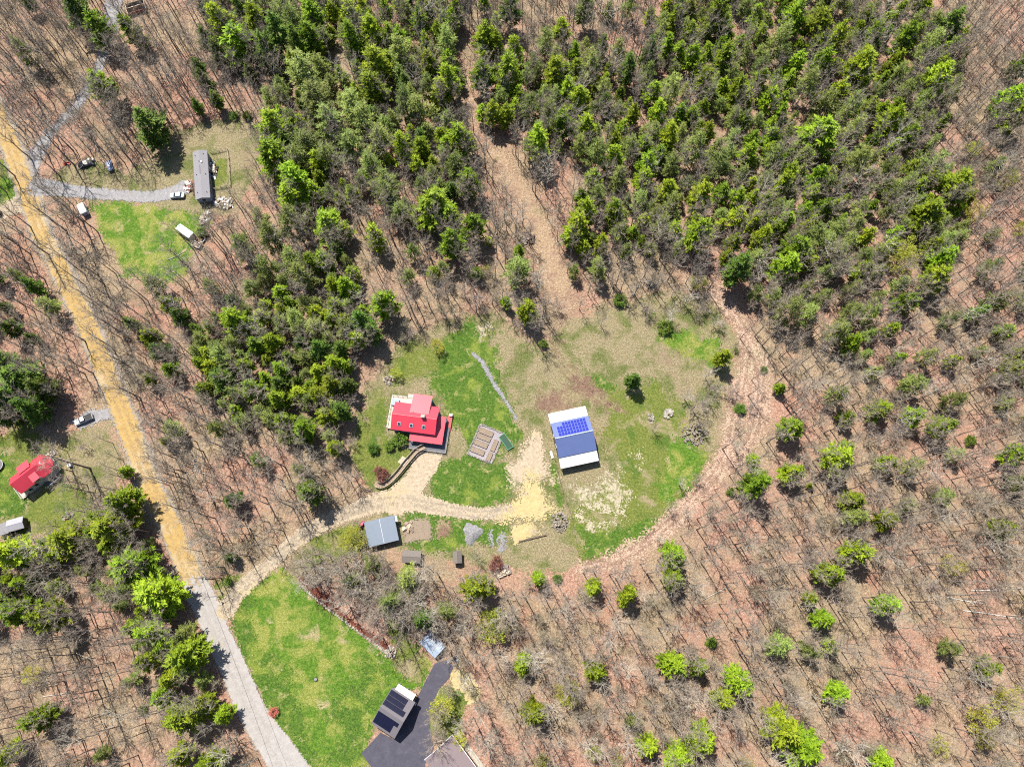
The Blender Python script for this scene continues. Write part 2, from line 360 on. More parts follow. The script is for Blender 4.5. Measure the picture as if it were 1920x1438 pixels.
MAT['frame'] = plain('aluminium_frame', (0.55, 0.57, 0.62), 0.4, 0.05, 1, 0.3)
MAT['wood'] = plain('weathered_wood', (0.27, 0.20, 0.145), 0.85, 0.3, 2)
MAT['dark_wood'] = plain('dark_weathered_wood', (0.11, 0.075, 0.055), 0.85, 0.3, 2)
MAT['pale_wood'] = plain('pale_lumber', (0.46, 0.38, 0.29), 0.8, 0.2, 2)
MAT['taupe_roof'] = plain('taupe_shingle_roof', (0.20, 0.195, 0.215), 0.85, 0.15, 3)
MAT['trailer_wall'] = plain('blue_grey_vinyl_siding', (0.24, 0.30, 0.42), 0.6, 0.06, 0.8, 0, 0.3, ('Z', 2.5, 0.5))
MAT['grey_roof'] = plain('pale_grey_metal_roof', (0.135, 0.17, 0.225), 0.42, 0.06, 0.7, 0, 0.5, ('X', 0.62, 0.3))
MAT['pale_blue_roof'] = plain('pale_blue_metal_roof', (0.27, 0.33, 0.42), 0.40, 0.10, 0.9, 0, 0.5, ('X', 0.62, 0.3))
MAT['lav_roof'] = plain('pale_lavender_metal_roof', (0.27, 0.27, 0.31), 0.45, 0.08, 0.7, 0, 0.5, ('X', 0.62, 0.2))
MAT['shed_roof'] = plain('brown_grey_shingles', (0.15, 0.13, 0.118), 0.9, 0.2, 3)
MAT['mauve_roof'] = plain('mauve_brown_shingles', (0.185, 0.145, 0.155), 0.85, 0.12, 3)
MAT['garage_roof'] = plain('grey_shingles', (0.13, 0.12, 0.135), 0.85, 0.12, 3)
MAT['beige_wall'] = plain('beige_siding', (0.44, 0.40, 0.33), 0.7, 0.06, 0.8)
MAT['car_silver'] = plain('silver_car_paint', (0.55, 0.57, 0.59), 0.25, 0.04, 1, 0.3)
MAT['car_dark'] = plain('dark_blue_car_paint', (0.05, 0.07, 0.12), 0.25, 0.05, 1)
MAT['tarp'] = plain('blue_grey_tarp', (0.24, 0.29, 0.42), 0.5, 0.3, 2)
MAT['black_tarp'] = plain('black_plastic_tarp', (0.035, 0.03, 0.035), 0.35, 0.4, 2)
MAT['red_plastic'] = plain('red_plastic', (0.60, 0.04, 0.035), 0.4, 0.1, 1)
MAT['magenta'] = plain('magenta_paint', (0.40, 0.03, 0.10), 0.4, 0.1, 1)
MAT['green_paint'] = plain('green_paint', (0.13, 0.45, 0.24), 0.6, 0.1, 1)
MAT['green_net'] = plain('dark_green_netting', (0.014, 0.055, 0.026), 0.8, 0.2, 3)
MAT['chips'] = plain('lilac_grey_stone_chips', (0.27, 0.245, 0.265), 0.95, 0.35, 5)
MAT['soil'] = plain('garden_soil', (0.22, 0.17, 0.125), 0.95, 0.4, 4)
MAT['rust'] = plain('rusty_steel', (0.20, 0.075, 0.05), 0.8, 0.35, 2)
MAT['bark'] = plain('brown_grey_bark', (0.235, 0.19, 0.165), 0.95, 0.35, 2)
MAT['pale_bark'] = plain('pale_grey_bark', (0.42, 0.385, 0.335), 0.9, 0.25, 2)
MAT['white_bark'] = plain('white_birch_bark', (0.66, 0.63, 0.58), 0.9, 0.15, 2)
MAT['twig'] = plain('grey_brown_twigs', (0.345, 0.285, 0.225), 0.9, 0.3, 0.6)
MAT['pale_twig'] = plain('pale_grey_twigs', (0.52, 0.465, 0.38), 0.9, 0.25, 0.6)
MAT['wire'] = plain('black_cable', (0.02, 0.02, 0.02), 0.7)

MAT['pine'] = leafmat('bright_pine_needles', (0.085, 0.155, 0.010), (0.32, 0.41, 0.019), 0.48, 0.018, 0.32)
MAT['deep'] = leafmat('deep_green_needles', (0.042, 0.088, 0.012), (0.135, 0.205, 0.022), 0.38, 0.02, 0.25)
MAT['sage'] = leafmat('grey_green_needles', (0.095, 0.135, 0.028), (0.27, 0.32, 0.080), 0.44, 0.014, 0.32)
MAT['bud'] = leafmat('yellow_green_buds', (0.20, 0.215, 0.03), (0.42, 0.42, 0.05), 0.44, 0.02, 0.25)
MAT['redleaf'] = leafmat('reddish_bush_leaves', (0.11, 0.035, 0.03), (0.26, 0.10, 0.085), 0.3, 0.02, 0.2)
MAT['pinkleaf'] = leafmat('pink_blossom', (0.30, 0.06, 0.06), (0.55, 0.16, 0.14), 0.3, 0.01, 0.1)

# ------------------------------------------------------------------ ground, roads, clearings
def ground():
    n = 40; s = 520.0
    g = np.linspace(-s, s, n + 1); X, Y = np.meshgrid(g, g + 80)
    v = np.stack([X.ravel(), Y.ravel(), np.zeros(X.size)], 1); k = n + 1
    f = [(j * k + i, j * k + i + 1, (j + 1) * k + i + 1, (j + 1) * k + i) for j in range(n) for i in range(n)]
    me = mesh_np('ground', v, f); me.materials.append(MAT['litter'])
    tag(link('ground', me), 'pink-brown leaf litter covering the forest floor', None, None, 'structure')
ground()

CLEAR = W('660,870 668,800 690,735 728,662 775,622 850,597 935,590 985,640 1020,655 1062,600 1130,572 1250,552 1330,560 1372,612 1388,680 1368,730 1346,830 1345,862 1290,915 1236,1000 1155,1042 1092,1052 1060,1075 1000,1082 930,1060 870,1050 800,1058 745,1030 690,1030 640,1040 560,1085 520,1080 540,1045 600,1005 700,960 740,930 700,915 668,890')
LAWN_S = W('440,1155 452,1112 530,1062 562,1092 605,1130 655,1170 705,1210 742,1244 770,1225 800,1228 812,1240 792,1290 770,1296 705,1345 690,1390 680,1470 555,1470 525,1385 492,1312 462,1240 442,1190')
LAWN_NW = W('168,380 250,380 330,393 385,398 392,425 362,462 348,505 325,532 285,532 232,512 208,475 190,432')
YARD_NW = W('100,330 140,298 240,320 300,290 335,240 392,222 440,212 484,232 486,300 470,345 440,372 420,400 390,402 330,395 250,384 150,375 98,360')
YARD_W = W('-30,820 40,798 100,822 118,850 128,900 170,925 165,960 150,985 90,1002 40,1015 -30,1015')
YARD_W2 = W('120,820 150,800 205,785 240,860 225,905 195,940 165,925 128,900 118,850')
PATCHES = [('p', CLEAR), ('p', LAWN_S), ('p', LAWN_NW), ('p', YARD_NW), ('p', YARD_W)]
ROAD = strip('-60,120,43 -5,215,43 43,333,43 77,433,43 103,483,43 133,547,43 167,613,43 200,697,45 227,763,47 253,830,47 277,897,47 300,947,47 317,978,47 337,1025,47 362,1085,47 385,1135,46 417,1208,47 447,1275,49 477,1341,52 510,1391,57 545,1445,65 590,1510,71')
OCHRE = strip('-60,118,30 -7,213,30 42,333,30 76,433,31 102,483,32 132,547,32 166,613,33 199,697,34 226,763,35 252,830,36 276,897,36 299,947,36 316,978,36 335,1025,36 360,1085,36 367,1100,36')
PAVED = strip('368,1104,48 385,1135,46 417,1208,46 447,1275,48 477,1341,50 510,1391,55 545,1445,62 590,1510,68')
DRIVE = strip('424,1142,34 445,1112,30 480,1078,26 520,1045,25 560,1010,27 600,985,30 650,962,32 700,945,36 740,938,40 780,942,36 830,952,28 880,962,24 930,963,24 970,955,26')
SPUR = strip('745,940,50 775,908,46 797,872,44 808,848,46')
SANDPATH = strip('985,950,40 990,915,36 996,890,24')
LANE_NW = strip('72,352,40 110,356,28 190,364,23 270,369,23 320,362,26 346,350,26')
LANE_N = strip('52,318,46 80,270,26 112,234,20 150,190,18 185,130,20 203,70,24 214,10,34 220,-30,50')
LANE_W = strip('-30,412,34 10,396,34 60,372,40')
TRAIL = strip('872,140,16 884,190,20 900,240,26 945,315,44 990,390,60 1015,450,62 1035,510,60 1060,560,50')
RING = strip('1312,512,24 1345,548,28 1380,595,30 1398,640,24 1396,690,22 1385,745,22 1378,790,22 1366,840,24 1342,888,28 1300,935,26 1250,985,26 1200,1025,26 1150,1050,24 1095,1062,18')
RING_B = strip('1388,605,22 1410,650,28 1424,700,32 1427,750,32 1416,800,28 1398,840,24 1362,876,20')

sheet('field', [('p', CLEAR)], 0.004, MAT['field'], 'dry tan grass of the big clearing', amp=3.2, dith=1.2, seed=3)
sheet('yard', [('p', YARD_NW)], 0.004, MAT['field'], 'dry yard around the trailer home', amp=3.0, dith=1.0, seed=5)
sheet('yard', [('p', YARD_W2)], 0.004, MAT['field'], 'dry tan verge between the left house and the road', amp=3.0, dith=1.6, seed=4)
sheet('yard', [('p', YARD_W)], 0.004, MAT['olive'], 'grassy yard of the red house at the left edge', amp=3.0, dith=1.0, seed=6)
sheet('lawn', [('p', LAWN_S)], 0.008, MAT['lawn'], 'bright green lawn beside the pale road', amp=0.7, dith=0.6, seed=7)
sheet('lawn', [('p', LAWN_NW)], 0.008, MAT['lawn'], 'green lawn below the trailer home', amp=2.0, dith=1.0, seed=8)
gp = lambda s: ('p', W(s))
sheet('grass', [gp('790,700 822,640 860,612 930,625 925,680 955,740 972,790 968,820 940,850 930,870 885,862 870,810 845,780 828,745 800,735')], 0.008, MAT['lush'], 'lush green grass beside the red house', amp=4.0, dith=1.4, seed=9)
sheet('grass', [gp('806,905 818,880 850,862 905,868 960,880 968,910 950,935 905,948 850,945 815,930')], 0.008, MAT['lush'], 'green island of grass inside the driveway loop', amp=2.4, dith=1.0, seed=10)
sheet('grass', [gp('1120,700 1180,735 1240,720 1290,770 1270,820 1335,860 1285,915 1235,985 1180,1015 1100,1046 1082,1000 1072,950 1150,900 1140,840 1135,780')], 0.008, MAT['olive'], 'green pasture right of the barn', amp=4.5, dith=1.6, seed=11)
sheet('grass', [gp('1083,985 1110,995 1160,985 1232,975 1200,1010 1140,1035 1100,1046')], 0.012, MAT['lush'], 'deep green grass at the foot of the pasture', amp=2.0, dith=1.0, seed=12)
sheet('grass', [gp('1245,860 1285,790 1310,830 1340,850 1300,905 1250,960 1235,930')], 0.012, MAT['lawn'], 'green grass beside the stone heap', amp=3.2, dith=1.4, seed=13)
sheet('grass', [gp('1095,695 1130,705 1150,725 1135,735 1105,720')], 0.012, MAT['lush'], 'small green grass patch above the barn', amp=1.6, dith=0.9, seed=14)
sheet('grass', [gp('1225,610 1290,620 1345,640 1340,690 1290,660 1240,640')], 0.008, MAT['lawn'], 'green grass along the upper edge of the pasture', amp=3.0, dith=1.4, seed=15)
sheet('grass', [gp('662,870 676,790 712,730 730,765 728,815 742,832 790,842 770,868 730,905 690,912')], 0.008, MAT['olive'], 'yellow-green grass left of the red house', amp=1.6, dith=0.9, seed=16)
sheet('grass', [gp('735,672 775,632 822,660 818,700 780,712 740,720')], 0.008, MAT['olive'], 'yellowish grass above the red house', amp=2.6, dith=1.2, seed=17)
sheet('grass', [gp('745,968 830,955 870,975 950,985 962,1000 930,1020 880,1025 800,1040 760,1030')], 0.008, MAT['lush'], 'green strip between the garden plots and sheds', amp=2.2, dith=1.2, seed=18)
sheet('grass', [gp('1030,870 1040,865 1048,905 1058,950 1052,968 1044,965 1040,920')], 0.008, MAT['lush'], 'green strip along the fence below the barn', amp=0.8, dith=0.5, seed=19)
sheet('grass', [gp('395,1095 425,1085 455,1075 460,1085 425,1128 412,1130')], 0.008, MAT['olive'], 'grass wedge at the driveway fork', amp=1.2, dith=0.8, seed=20)
sheet('grass', [gp('560,1010 640,985 680,985 690,1028 640,1045 580,1060')], 0.008, MAT['olive'], 'yellow-green verge below the driveway', amp=2.2, dith=1.2, seed=21)
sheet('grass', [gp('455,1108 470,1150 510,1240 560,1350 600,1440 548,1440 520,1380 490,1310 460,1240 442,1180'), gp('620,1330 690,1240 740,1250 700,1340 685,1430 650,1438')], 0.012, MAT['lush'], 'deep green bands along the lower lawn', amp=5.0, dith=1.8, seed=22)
sheet('grass', [gp('-30,285 14,300 38,350 20,385 -30,400')], 0.008, MAT['lawn'], 'grass verge left of the ochre road', amp=1.6, dith=0.8, seed=23)
sheet('grass', [gp('398,300 426,295 430,350 400,352')], 0.012, MAT['olive'], 'green grass inside the trailer home pen', amp=1.0, dith=0.6, seed=24)
sheet('grass', [gp('-30,870 20,845 25,890 5,915 35,920 60,940 40,960 -30,985')], 0.008, MAT['lush'], 'green grass around the red house at the left edge', amp=1.6, dith=0.9, seed=25)
sheet('grass', [gp('720,1130 800,1230 790,1285 745,1250'), gp('815,1290 880,1290 870,1380 835,1400 800,1370')], 0.010, MAT['olive'], 'grass beside the black asphalt driveway', amp=1.5, dith=0.9, seed=26)
sheet('earth', [gp('1128,905 1140,888 1160,898 1182,908 1178,935 1165,965 1140,975 1118,955 1085,950 1078,925 1100,912'), gp('1150,935 1175,925 1172,950'), gp('1090,970 1110,962 1108,985'), gp('1175,880 1205,872 1200,890')], 0.016, MAT['bare_soil'], 'pale bare earth patches below the barn', amp=5.5, dith=2.2, seed=27, ns=3.0)
sheet('earth', [gp('893,612 915,610 925,630 905,640')], 0.012, MAT['bare_soil'], 'pale earth patch above the gravel path', amp=1.5, dith=1.0, seed=28)
sheet('earth', [('l', strip('1040,650,5 1062,690,10 1085,715,22 1110,735,34 1130,752,28 1160,768,12 1175,775,5')), gp('1020,735 1085,720 1100,752 1040,775 1010,768')], 0.008, MAT['rust_leaves'], 'rusty dead bracken streak above the barn', amp=2.8, dith=1.4, seed=29)
sheet('earth', [gp('560,1080 600,1108 660,1158 710,1198 738,1212 738,1226 712,1212 650,1168 600,1128')], 0.012, MAT['mulch'], 'red-brown mulch bed along the lower lawn', amp=0.8, dith=0.5, seed=30)
sheet('earth', [gp('980,822 1000,815 1022,850 1032,900 962,900 950,878 972,848')], 0.008, MAT['drive'], 'tan trodden earth in front of the barn', amp=3.4, dith=1.6, seed=31)
sheet('trail', [('l', TRAIL)], 0.008, MAT['trail'], 'leaf-strewn trail through the upper woods', amp=4.0, dith=2.6, seed=32)
sheet('track', [('l', RING), ('l', RING_B)], 0.012, MAT['track'], 'leafy two-rut track curving round the pasture', amp=1.8, dith=1.5, seed=33)
sheet('lane', [('l', LANE_N)], 0.008, MAT['greydrive'], 'grey gravel lane climbing to the top left', amp=0.9, dith=0.7, seed=34)
sheet('lane', [('l', LANE_W)], 0.008, MAT['drive'], 'tan side lane joining the road from the left', amp=0.9, dith=0.7, seed=35)
sheet('road', [('l', ROAD)], 0.016, MAT['gravel'], 'pale gravel country road', amp=0.8, dith=0.6, seed=36)
sheet('road_surface', [('l', OCHRE)], 0.022, MAT['ochre'], 'ochre dirt running surface of the country road', amp=0.55, dith=0.45, seed=37)
sheet('road_surface', [('l', PAVED)], 0.022, MAT['paved'], 'pale worn pavement at the lower end of the road', amp=0.25, dith=0.2, seed=38)
sheet('lane', [('l', LANE_NW)], 0.020, MAT['greydrive'], 'grey stone drive to the trailer home', amp=0.5, dith=0.4, seed=39)
sheet('driveway', [('l', DRIVE), ('l', SPUR)], 0.026, MAT['drive'], 'tan dirt driveway to the red house and barn', amp=0.6, dith=0.4, seed=40)
def offset(line, d, hw):
    out = []
    for i, p in enumerate(line):
        a, b = line[max(0, i - 1)], line[min(len(line) - 1, i + 1)]; dx, dy = b[0] - a[0], b[1] - a[1]; L = math.hypot(dx, dy) + 1e-9
        out.append((p[0] - dy / L * d, p[1] + dx / L * d, hw))
    return out
sheet('wheel_ruts', [('l', offset(OCHRE, 1.0, .30)), ('l', offset(OCHRE, -.9, .28))], 0, MAT['ochre_rut'], 'faint wheel ruts worn into the ochre road', amp=.45, dith=.55, seed=61, ns=4)
sheet('wheel_ruts', [('l', offset(PAVED, .95, .35)), ('l', offset(PAVED, -.95, .35))], 0, MAT['pave_rut'], 'faint wheel paths on the pale pavement', amp=.5, dith=.6, seed=62, ns=4)
sheet('wheel_ruts', [('l', offset(DRIVE, .85, .34)), ('l', offset(DRIVE, -.85, .34))], 0, MAT['drive_rut'], 'wheel ruts along the tan driveway', amp=.6, dith=.7, seed=63, ns=4)
sheet('wheel_ruts', [('l', offset(RING, .8, .30)), ('l', offset(RING, -.8, .30)), ('l', offset(RING_B, .8, .3)), ('l', offset(RING_B, -.8, .3))], 0, MAT['track_rut'], 'brown wheel ruts in the leafy track', amp=.6, dith=.6, seed=64, ns=4)
sheet('pad', [gp('128,792 165,770 205,762 210,785 175,795 150,808')], 0.008, MAT['greydrive'], 'grey parking pad under the pickup', amp=0.8, dith=0.5, seed=41)
sheet('sand', [('l', SANDPATH), gp('945,972 948,950 968,930 1010,880 1028,930 1042,956 1020,972 985,978')], 0.030, MAT['sand'], 'yellow sand in front of the barn', amp=2.4, dith=1.7, seed=42)
sheet('sand', [gp('958,990 975,978 1008,982 1012,1000 985,1008 966,1016')], 0.030, MAT['sand'], 'yellow sand patch by the timber wall', amp=1.2, dith=0.5, seed=43)
sheet('sand', [gp('842,1262 860,1252 882,1266 902,1296 896,1318 878,1325 870,1300 848,1285')], 0.014, MAT['sand'], 'yellow sand patch beside the black driveway', amp=0.9, dith=0.5, seed=44)
sheet('gravel_patch', [gp('915,1000 922,995 926,1020 918,1022'), gp('933,1002 946,1000 950,1025 938,1038')], 0.012, MAT['greystone'], 'pale gravel smears in the grass', amp=0.8, dith=0.6, seed=45)
sheet('path', [('l', strip('887,664,5 902,677,6 918,705,7 935,733,6 950,755,5 968,785,4'))], 0.016, MAT['greystone'], 'narrow grey gravel path right of the red house', amp=0.3, dith=0.25, seed=46, cell=0.25)
sheet('garden_plot', [gp('757,975 808,970 812,1012 758,1018')], 0.014, MAT['soil'], 'tilled brown garden plot beside the grey shed', amp=0.5, dith=0.5, seed=47)
sheet('garden_plot', [gp('822,975 845,975 848,1005 822,1008')], 0.014, MAT['rust_leaves'], 'small leafy garden plot', amp=1.0, dith=0.7, seed=48)

def gq(x, y): return (670 + x / 5.171, 1160 + y / 5.171)
ASPH = [at(*gq(*q)) for q in [(750, 430), (860, 395), (932, 458), (890, 570), (790, 680), (718, 850), (695, 1000), (742, 1250), (700, 1340), (655, 1400), (660, 1560), (210, 1560), (140, 1438), (40, 1300), (225, 1100), (360, 1170), (560, 800)]]
mb = MB(); mb.prism([(p[0], p[1], 0.17) for p in ASPH], 0.30)
tag(mb.build('asphalt_driveway', MAT['asphalt']), 'sealed black asphalt driveway at the bottom', None, None, 'structure')

# ------------------------------------------------------------------ building helpers (local frame: x along the ridge)
def gable_walls(mb, L, Wd, ze, zr, x0=0, y0=0):
    a, b = L / 2, Wd / 2
    prof = [(-b, -0.1), (b, -0.1), (b, ze), (0, zr), (-b, ze)]
    pts = [(x0 - a, y0 + y, z) for y, z in prof] + [(x0 + a, y0 + y, z) for y, z in prof]
    return mb.poly(pts, [(0, 1, 2, 3, 4)[::-1], (5, 6, 7, 8, 9), (0, 1, 6, 5), (1, 2, 7, 6), (2, 3, 8, 7), (3, 4, 9, 8), (4, 0, 5, 9)])
def slope(mb, x0, x1, ya, za, yb, zb, th=0.12):
    """a roof slab from line y=ya,z=za to y=yb,z=zb"""
    return mb.prism([(x0, ya, za), (x1, ya, za), (x1, yb, zb), (x0, yb, zb)] if (yb > ya) else
                    [(x0, yb, zb), (x1, yb, zb), (x1, ya, za), (x0, ya, za)], th)
def window_y(parent, x, y, z, w=1.0, h=1.2, s=-1, mat='white'):
    """window on a wall facing -y (s=-1) or +y"""
    f = MB().box((x, y + s * 0.03, z), (w + 0.2, 0.08, h + 0.2)).build('window', MAT[mat], parent)
    MB().box((x, y + s * 0.08, z), (w, 0.06, h)).build('pane', MAT['glass'], f)
    return f
def window_x(parent, x, y, z, w=1.0, h=1.2, s=1, mat='white'):
    f = MB().box((x + s * 0.03, y, z), (0.08, w + 0.2, h + 0.2)).build('window', MAT[mat], parent)
    MB().box((x + s * 0.08, y, z), (0.06, w, h)).build('pane', MAT['glass'], f)
    return f
def door_y(parent, x, y, z0=0.2, w=0.95, h=2.05, s=-1, mat='white'):
    d = MB().box((x, y + s * 0.03, z0 + h / 2), (w, 0.08, h)).build('door', MAT[mat], parent)
    MB().box((x + w * 0.38, y + s * 0.09, z0 + h * 0.48), (0.06, 0.06, 0.12)).build('handle', MAT['frame'], d)
    return d
def rail(mb, pts, z0, h=0.95, step=0.9, r=0.05):
    """posts, top and mid rail along a polyline"""
    for a, b in zip(pts, pts[1:]):
        a = Vector((a[0], a[1], z0)); b = Vector((b[0], b[1], z0)); L = (b - a).length; n = max(1, int(L / step))
        for i in range(n + 1):
            p = a.lerp(b, i / n); mb.box((p.x, p.y, z0 + h / 2), (r * 2, r * 2, h))
        for hh in (h, h * 0.5): mb.tube([(a.x, a.y, z0 + hh), (b.x, b.y, z0 + hh)], r, 4)
    return mb

# ------------------------------------------------------------------ red roofed main house
h = thing('farmhouse', 'red metal roofed house with wraparound porch and three skylights', 'house', (-28.1, 47.1, 0), D(-7.5))
gable_walls(MB(), 12.3, 7.5, 4.0, 6.0).build('wall', MAT['blue_wall'], h)
mb = MB(); slope(mb, -6.55, 6.55, 0, 6.35, 4.15, 4.2); slope(mb, -6.55, 6.55, -4.15, 4.2, 0, 6.35)
rf = mb.build('roof', MAT['red_roof'], h)
MB().box((0, 0, 6.36), (13.1, 0.12, 0.07)).build('ridge_cap', MAT['red_roof'], rf)
ch = MB().box((2.6, 0.25, 6.5), (1.0, 0.75, 1.9)).build('chimney', MAT['brick'], rf)
MB().box((2.6, 0.25, 7.5), (1.15, 0.9, 0.12)).build('chimney_cap', MAT['white_stone'], rf)
MB().tube([(-0.6, 1.4, 5.3), (-0.6, 1.4, 6.1)], 0.09).build('vent_pipe', MAT['dark'], rf)
for x in (-4.2, -0.6, 3.0):
    a = math.atan2(2.15, 4.15); yy = -2.45; zz = 6.35 + yy * 2.15 / 4.15 + 0.07
    sk = MB().box((x, yy, zz), (0.95, 1.1, 0.2), 0, a).build('skylight', MAT['frame'], rf)
    MB().box((x, yy - 0.06, zz + 0.09), (0.68, 0.82, 0.06), 0, a).build('pane', MAT['glass'], rf)
for x in (-4, 0, 4): window_y(h, x, -3.75, 2.0)
for y in (-1.8, 1.8): window_x(h, 6.15, y, 2.2)
window_x(h, 6.15, 0, 4.7, 0.9, 0.8); window_x(h, -6.15, 0, 4.7, 0.9, 0.8, s=-1)
door_y(h, 2, -3.75)
# rear ell with a low shed roof running out of the main slope
e = MB(); e.prism([(-1.3, 3.4, 4.3), (3.6, 3.4, 4.3), (3.6, 6.9, 3.9), (-1.3, 6.9, 3.9)], 4.4).build('ell_wall', MAT['blue_wall'], h)
mb = MB(); slope(mb, -1.65, 3.95, 1.2, 5.85, 7.25, 4.25); mb.build('ell_roof', MAT['red_roof'], h)
window_y(h, 1.2, 6.9, 2.3, 1.4, 1.2, 1)
# porch roof, posts, deck
pr = MB(); zi, zo = 3.15, 2.75
pr.prism([(-0.95, -6.45, zo), (8.75, -6.45, zo), (6.2, -3.8, zi), (-0.95, -3.8, zi)], 0.12)
pr.prism([(8.75, -6.45, zo), (8.75, 1.9, zo), (6.2, 1.9, zi), (6.2, -3.8, zi)], 0.12)
pr.build('porch_roof', MAT['red_roof'], h)
for x, y in [(-0.8, -6.25), (2.3, -6.25), (5.4, -6.25), (8.55, -6.25), (8.55, -3.4), (8.55, -0.6), (8.55, 1.7)]:
    MB().box((x, y, 1.65), (0.16, 0.16, 2.15)).build('porch_post', MAT['white'], h)
mb = MB(); mb.box((4.5, -6.15, 0.5), (11.0, 4.7, 0.18)); mb.box((8.1, -0.95, 0.5), (3.8, 5.7, 0.18)); mb.build('porch_deck', MAT['grey_deck'], h)
rail(MB(), [(-0.9, -8.4), (10.0, -8.4), (10.0, -3.6)], 0.58, 0.9, 1.3, 0.035).build('railing', MAT['pale_wood'], h)
st = MB(); st.box((9.6, 1.1, 0.62), (1.3, 3.6, 0.10)); st.build('side_landing', MAT['red_deck'], h)
for k in range(4): MB().box((9.6, -0.95 - k * 0.32, 0.5 - k * 0.11), (1.3, 0.32, 0.1)).build('step', MAT['red_deck'], h)
MB().box((9.75, 3.0, 0.7), (0.9, 0.7, 1.2)).build('bulkhead', MAT['white'], h)
# cream deck at the back
mb = MB(); mb.box((-5.1, 5.2, 0.62), (6.9, 3.0, 0.2)); mb.box((-7.35, 0.2, 0.62), (1.9, 7.0, 0.2)); mb.box((-2.5, 7.2, 0.62), (2.6, 1.2, 0.2))
mb.build('back_deck', MAT['cream'], h)
rail(MB(), [(-8.3, -3.2), (-8.3, 6.7), (-3.9, 6.7)], 0.72, 0.9, 1.3, 0.045).build('railing', MAT['white'], h)
o = MB().prism([(-8.05, 3.7, 1.45), (-6.1, 3.7, 1.45), (-6.1, 5.6, 1.45), (-8.05, 5.6, 1.45)], 0.7).build('hot_tub', MAT['white'])
o.location = h.location; o.rotation_euler = h.rotation_euler
tag(o, 'square hot tub under a grey cover on the cream deck', 'hot tub')
MB().box((-7.07, 4.65, 1.5), (2.05, 2.0, 0.12)).build('cover', MAT['trailer_wall'], o)
# wooden ramp from the porch down to the lawn
RP = [at(*q) for q in P('797,838 782,846 769,860 759,872 746,888 731,903 716,911 703,907')]
RS = smooth([(p[0], p[1], 0.75 - 0.09 * i) for i, p in enumerate(RP)], 4)
t = thing('boardwalk', 'curved wooden ramp with rails leading to the porch', 'ramp', (RP[3][0], RP[3][1], 0))
O = Vector((RP[3][0], RP[3][1], 0)); side = [[], []]
for i in range(len(RS) - 1):
    a, b = Vector(RS[i]) - O, Vector(RS[i + 1]) - O; d = (b - a); n = Vector((-d.y, d.x, 0)).normalized()
    mid = (a + b) / 2; L = d.length
    MB().box((0, 0, 0), (L * 0.93, 1.3, 0.08)).build('plank', MAT['wood'], t, (mid.x, mid.y, mid.z), math.atan2(d.y, d.x))
    side[0].append(a + n * 0.72); side[1].append(a - n * 0.72)
for sd in side:
    m_ = MB(); m_.tube([(p.x, p.y, p.z + 0.9) for p in sd], 0.09, 4)
    for p in sd[::2]: m_.box((p.x, p.y, (p.z + 0.9) / 2), (0.12, 0.12, p.z + 0.9))
    for p, q in zip(sd, sd[1:]): m_.prism([(p.x, p.y, p.z + 0.72), (q.x, q.y, q.z + 0.72), (q.x + 0.04, q.y, q.z + 0.72), (p.x + 0.04, p.y, p.z + 0.72)], 0.6)
    m_.build('railing', MAT['pale_wood'], t)
pl = at(757, 867)
for k in range(6): MB().box((0, -0.95 + k * 0.38, 0.62), (2.2, 0.30, 0.08)).build('landing_plank', MAT['pale_wood'], t, (pl[0] - O.x - 0.1, pl[1] - O.y + 0.3, 0), D(-38))

# ------------------------------------------------------------------ barn with solar panels
h = thing('barn', 'barn with slate blue roof, solar panels and white lean-to roofs', 'barn', (17.72, 41.84, 0), D(12.2))
gable_walls(MB(), 10.8, 9.6, 4.0, 6.2).build('wall', MAT['dark_wood'], h)  # wall colour darkened to paint in the shade under the open lean-to
A5, A8 = 5.05, 8.2
mb = MB(); slope(mb, -5.6, 5.6, 0, 6.55, A5, 4.15); slope(mb, -5.6, 5.6, -A5 - 0.25, 4.1, 0, 6.55); rf = mb.build('roof', MAT['blue_roof'], h)
MB().box((0, 0, 6.58), (11.2, 0.3, 0.07)).build('ridge_cap', MAT['pale_blue_roof'], rf)
mb = MB(); slope(mb, -5.6, 5.6, A5 - 0.15, 3.95, A8, 3.1); mb.build('upper_lean_to_roof', MAT['white_roof'], h)
mb = MB(); slope(mb, -5.6, 5.6, -A8 - 0.1, 3.0, -A5 + 0.1, 3.9); mb.build('lower_lean_to_roof', MAT['white_roof'], h)
MB().box((0, A8 - 0.4, 1.4), (10.8, 0.12, 3.1)).build('lean_to_wall', MAT['white_wall'], h)
for s in (-1, 1): MB().box((s * 5.35, 6.4, 1.5), (0.12, 2.9, 3.2)).build('lean_to_side', MAT['white_wall'], h)
for i in range(5): MB().box((-5.3 + i * 2.65, -A8 + 0.2, 1.4), (0.16, 0.16, 3.0)).build('lean_to_post', MAT['dark_wood'], h)
a = math.atan2(6.55 - 4.15, A5); px_, py_ = 0.875, 1.17
pm = None
for r in range(4):
    for c in range(10 if r < 3 else 8):
        x = -4.45 + 0.435 + (c if r < 3 else c + 2) * px_ + 0.15; sl = 0.28 + (r + 0.5) * py_
        y = sl * math.cos(a); z = 6.55 - sl * math.sin(a) + 0.10
        f = MB().box((0, 0, 0), (px_ - 0.015, py_ - 0.015, 0.05), 0, -a)
        if pm is None:
            ob = f.build('solar_panel', MAT['panel_frame'], h); pm = ob.data
            gl = MB().box((0, 0, 0), (px_ - 0.10, py_ - 0.10, 0.05), 0, -a).build('cells', MAT['panel'], ob, (0, 0.01, 0.02)); gm = gl.data
        else:
            ob = link('solar_panel', pm, h); link('cells', gm, ob, (0, 0.01, 0.02))
        ob.location = (x, y, z)
window_x(h, -5.4, 1.5, 2.2, s=-1); window_x(h, -5.4, -1.5, 2.2, s=-1)
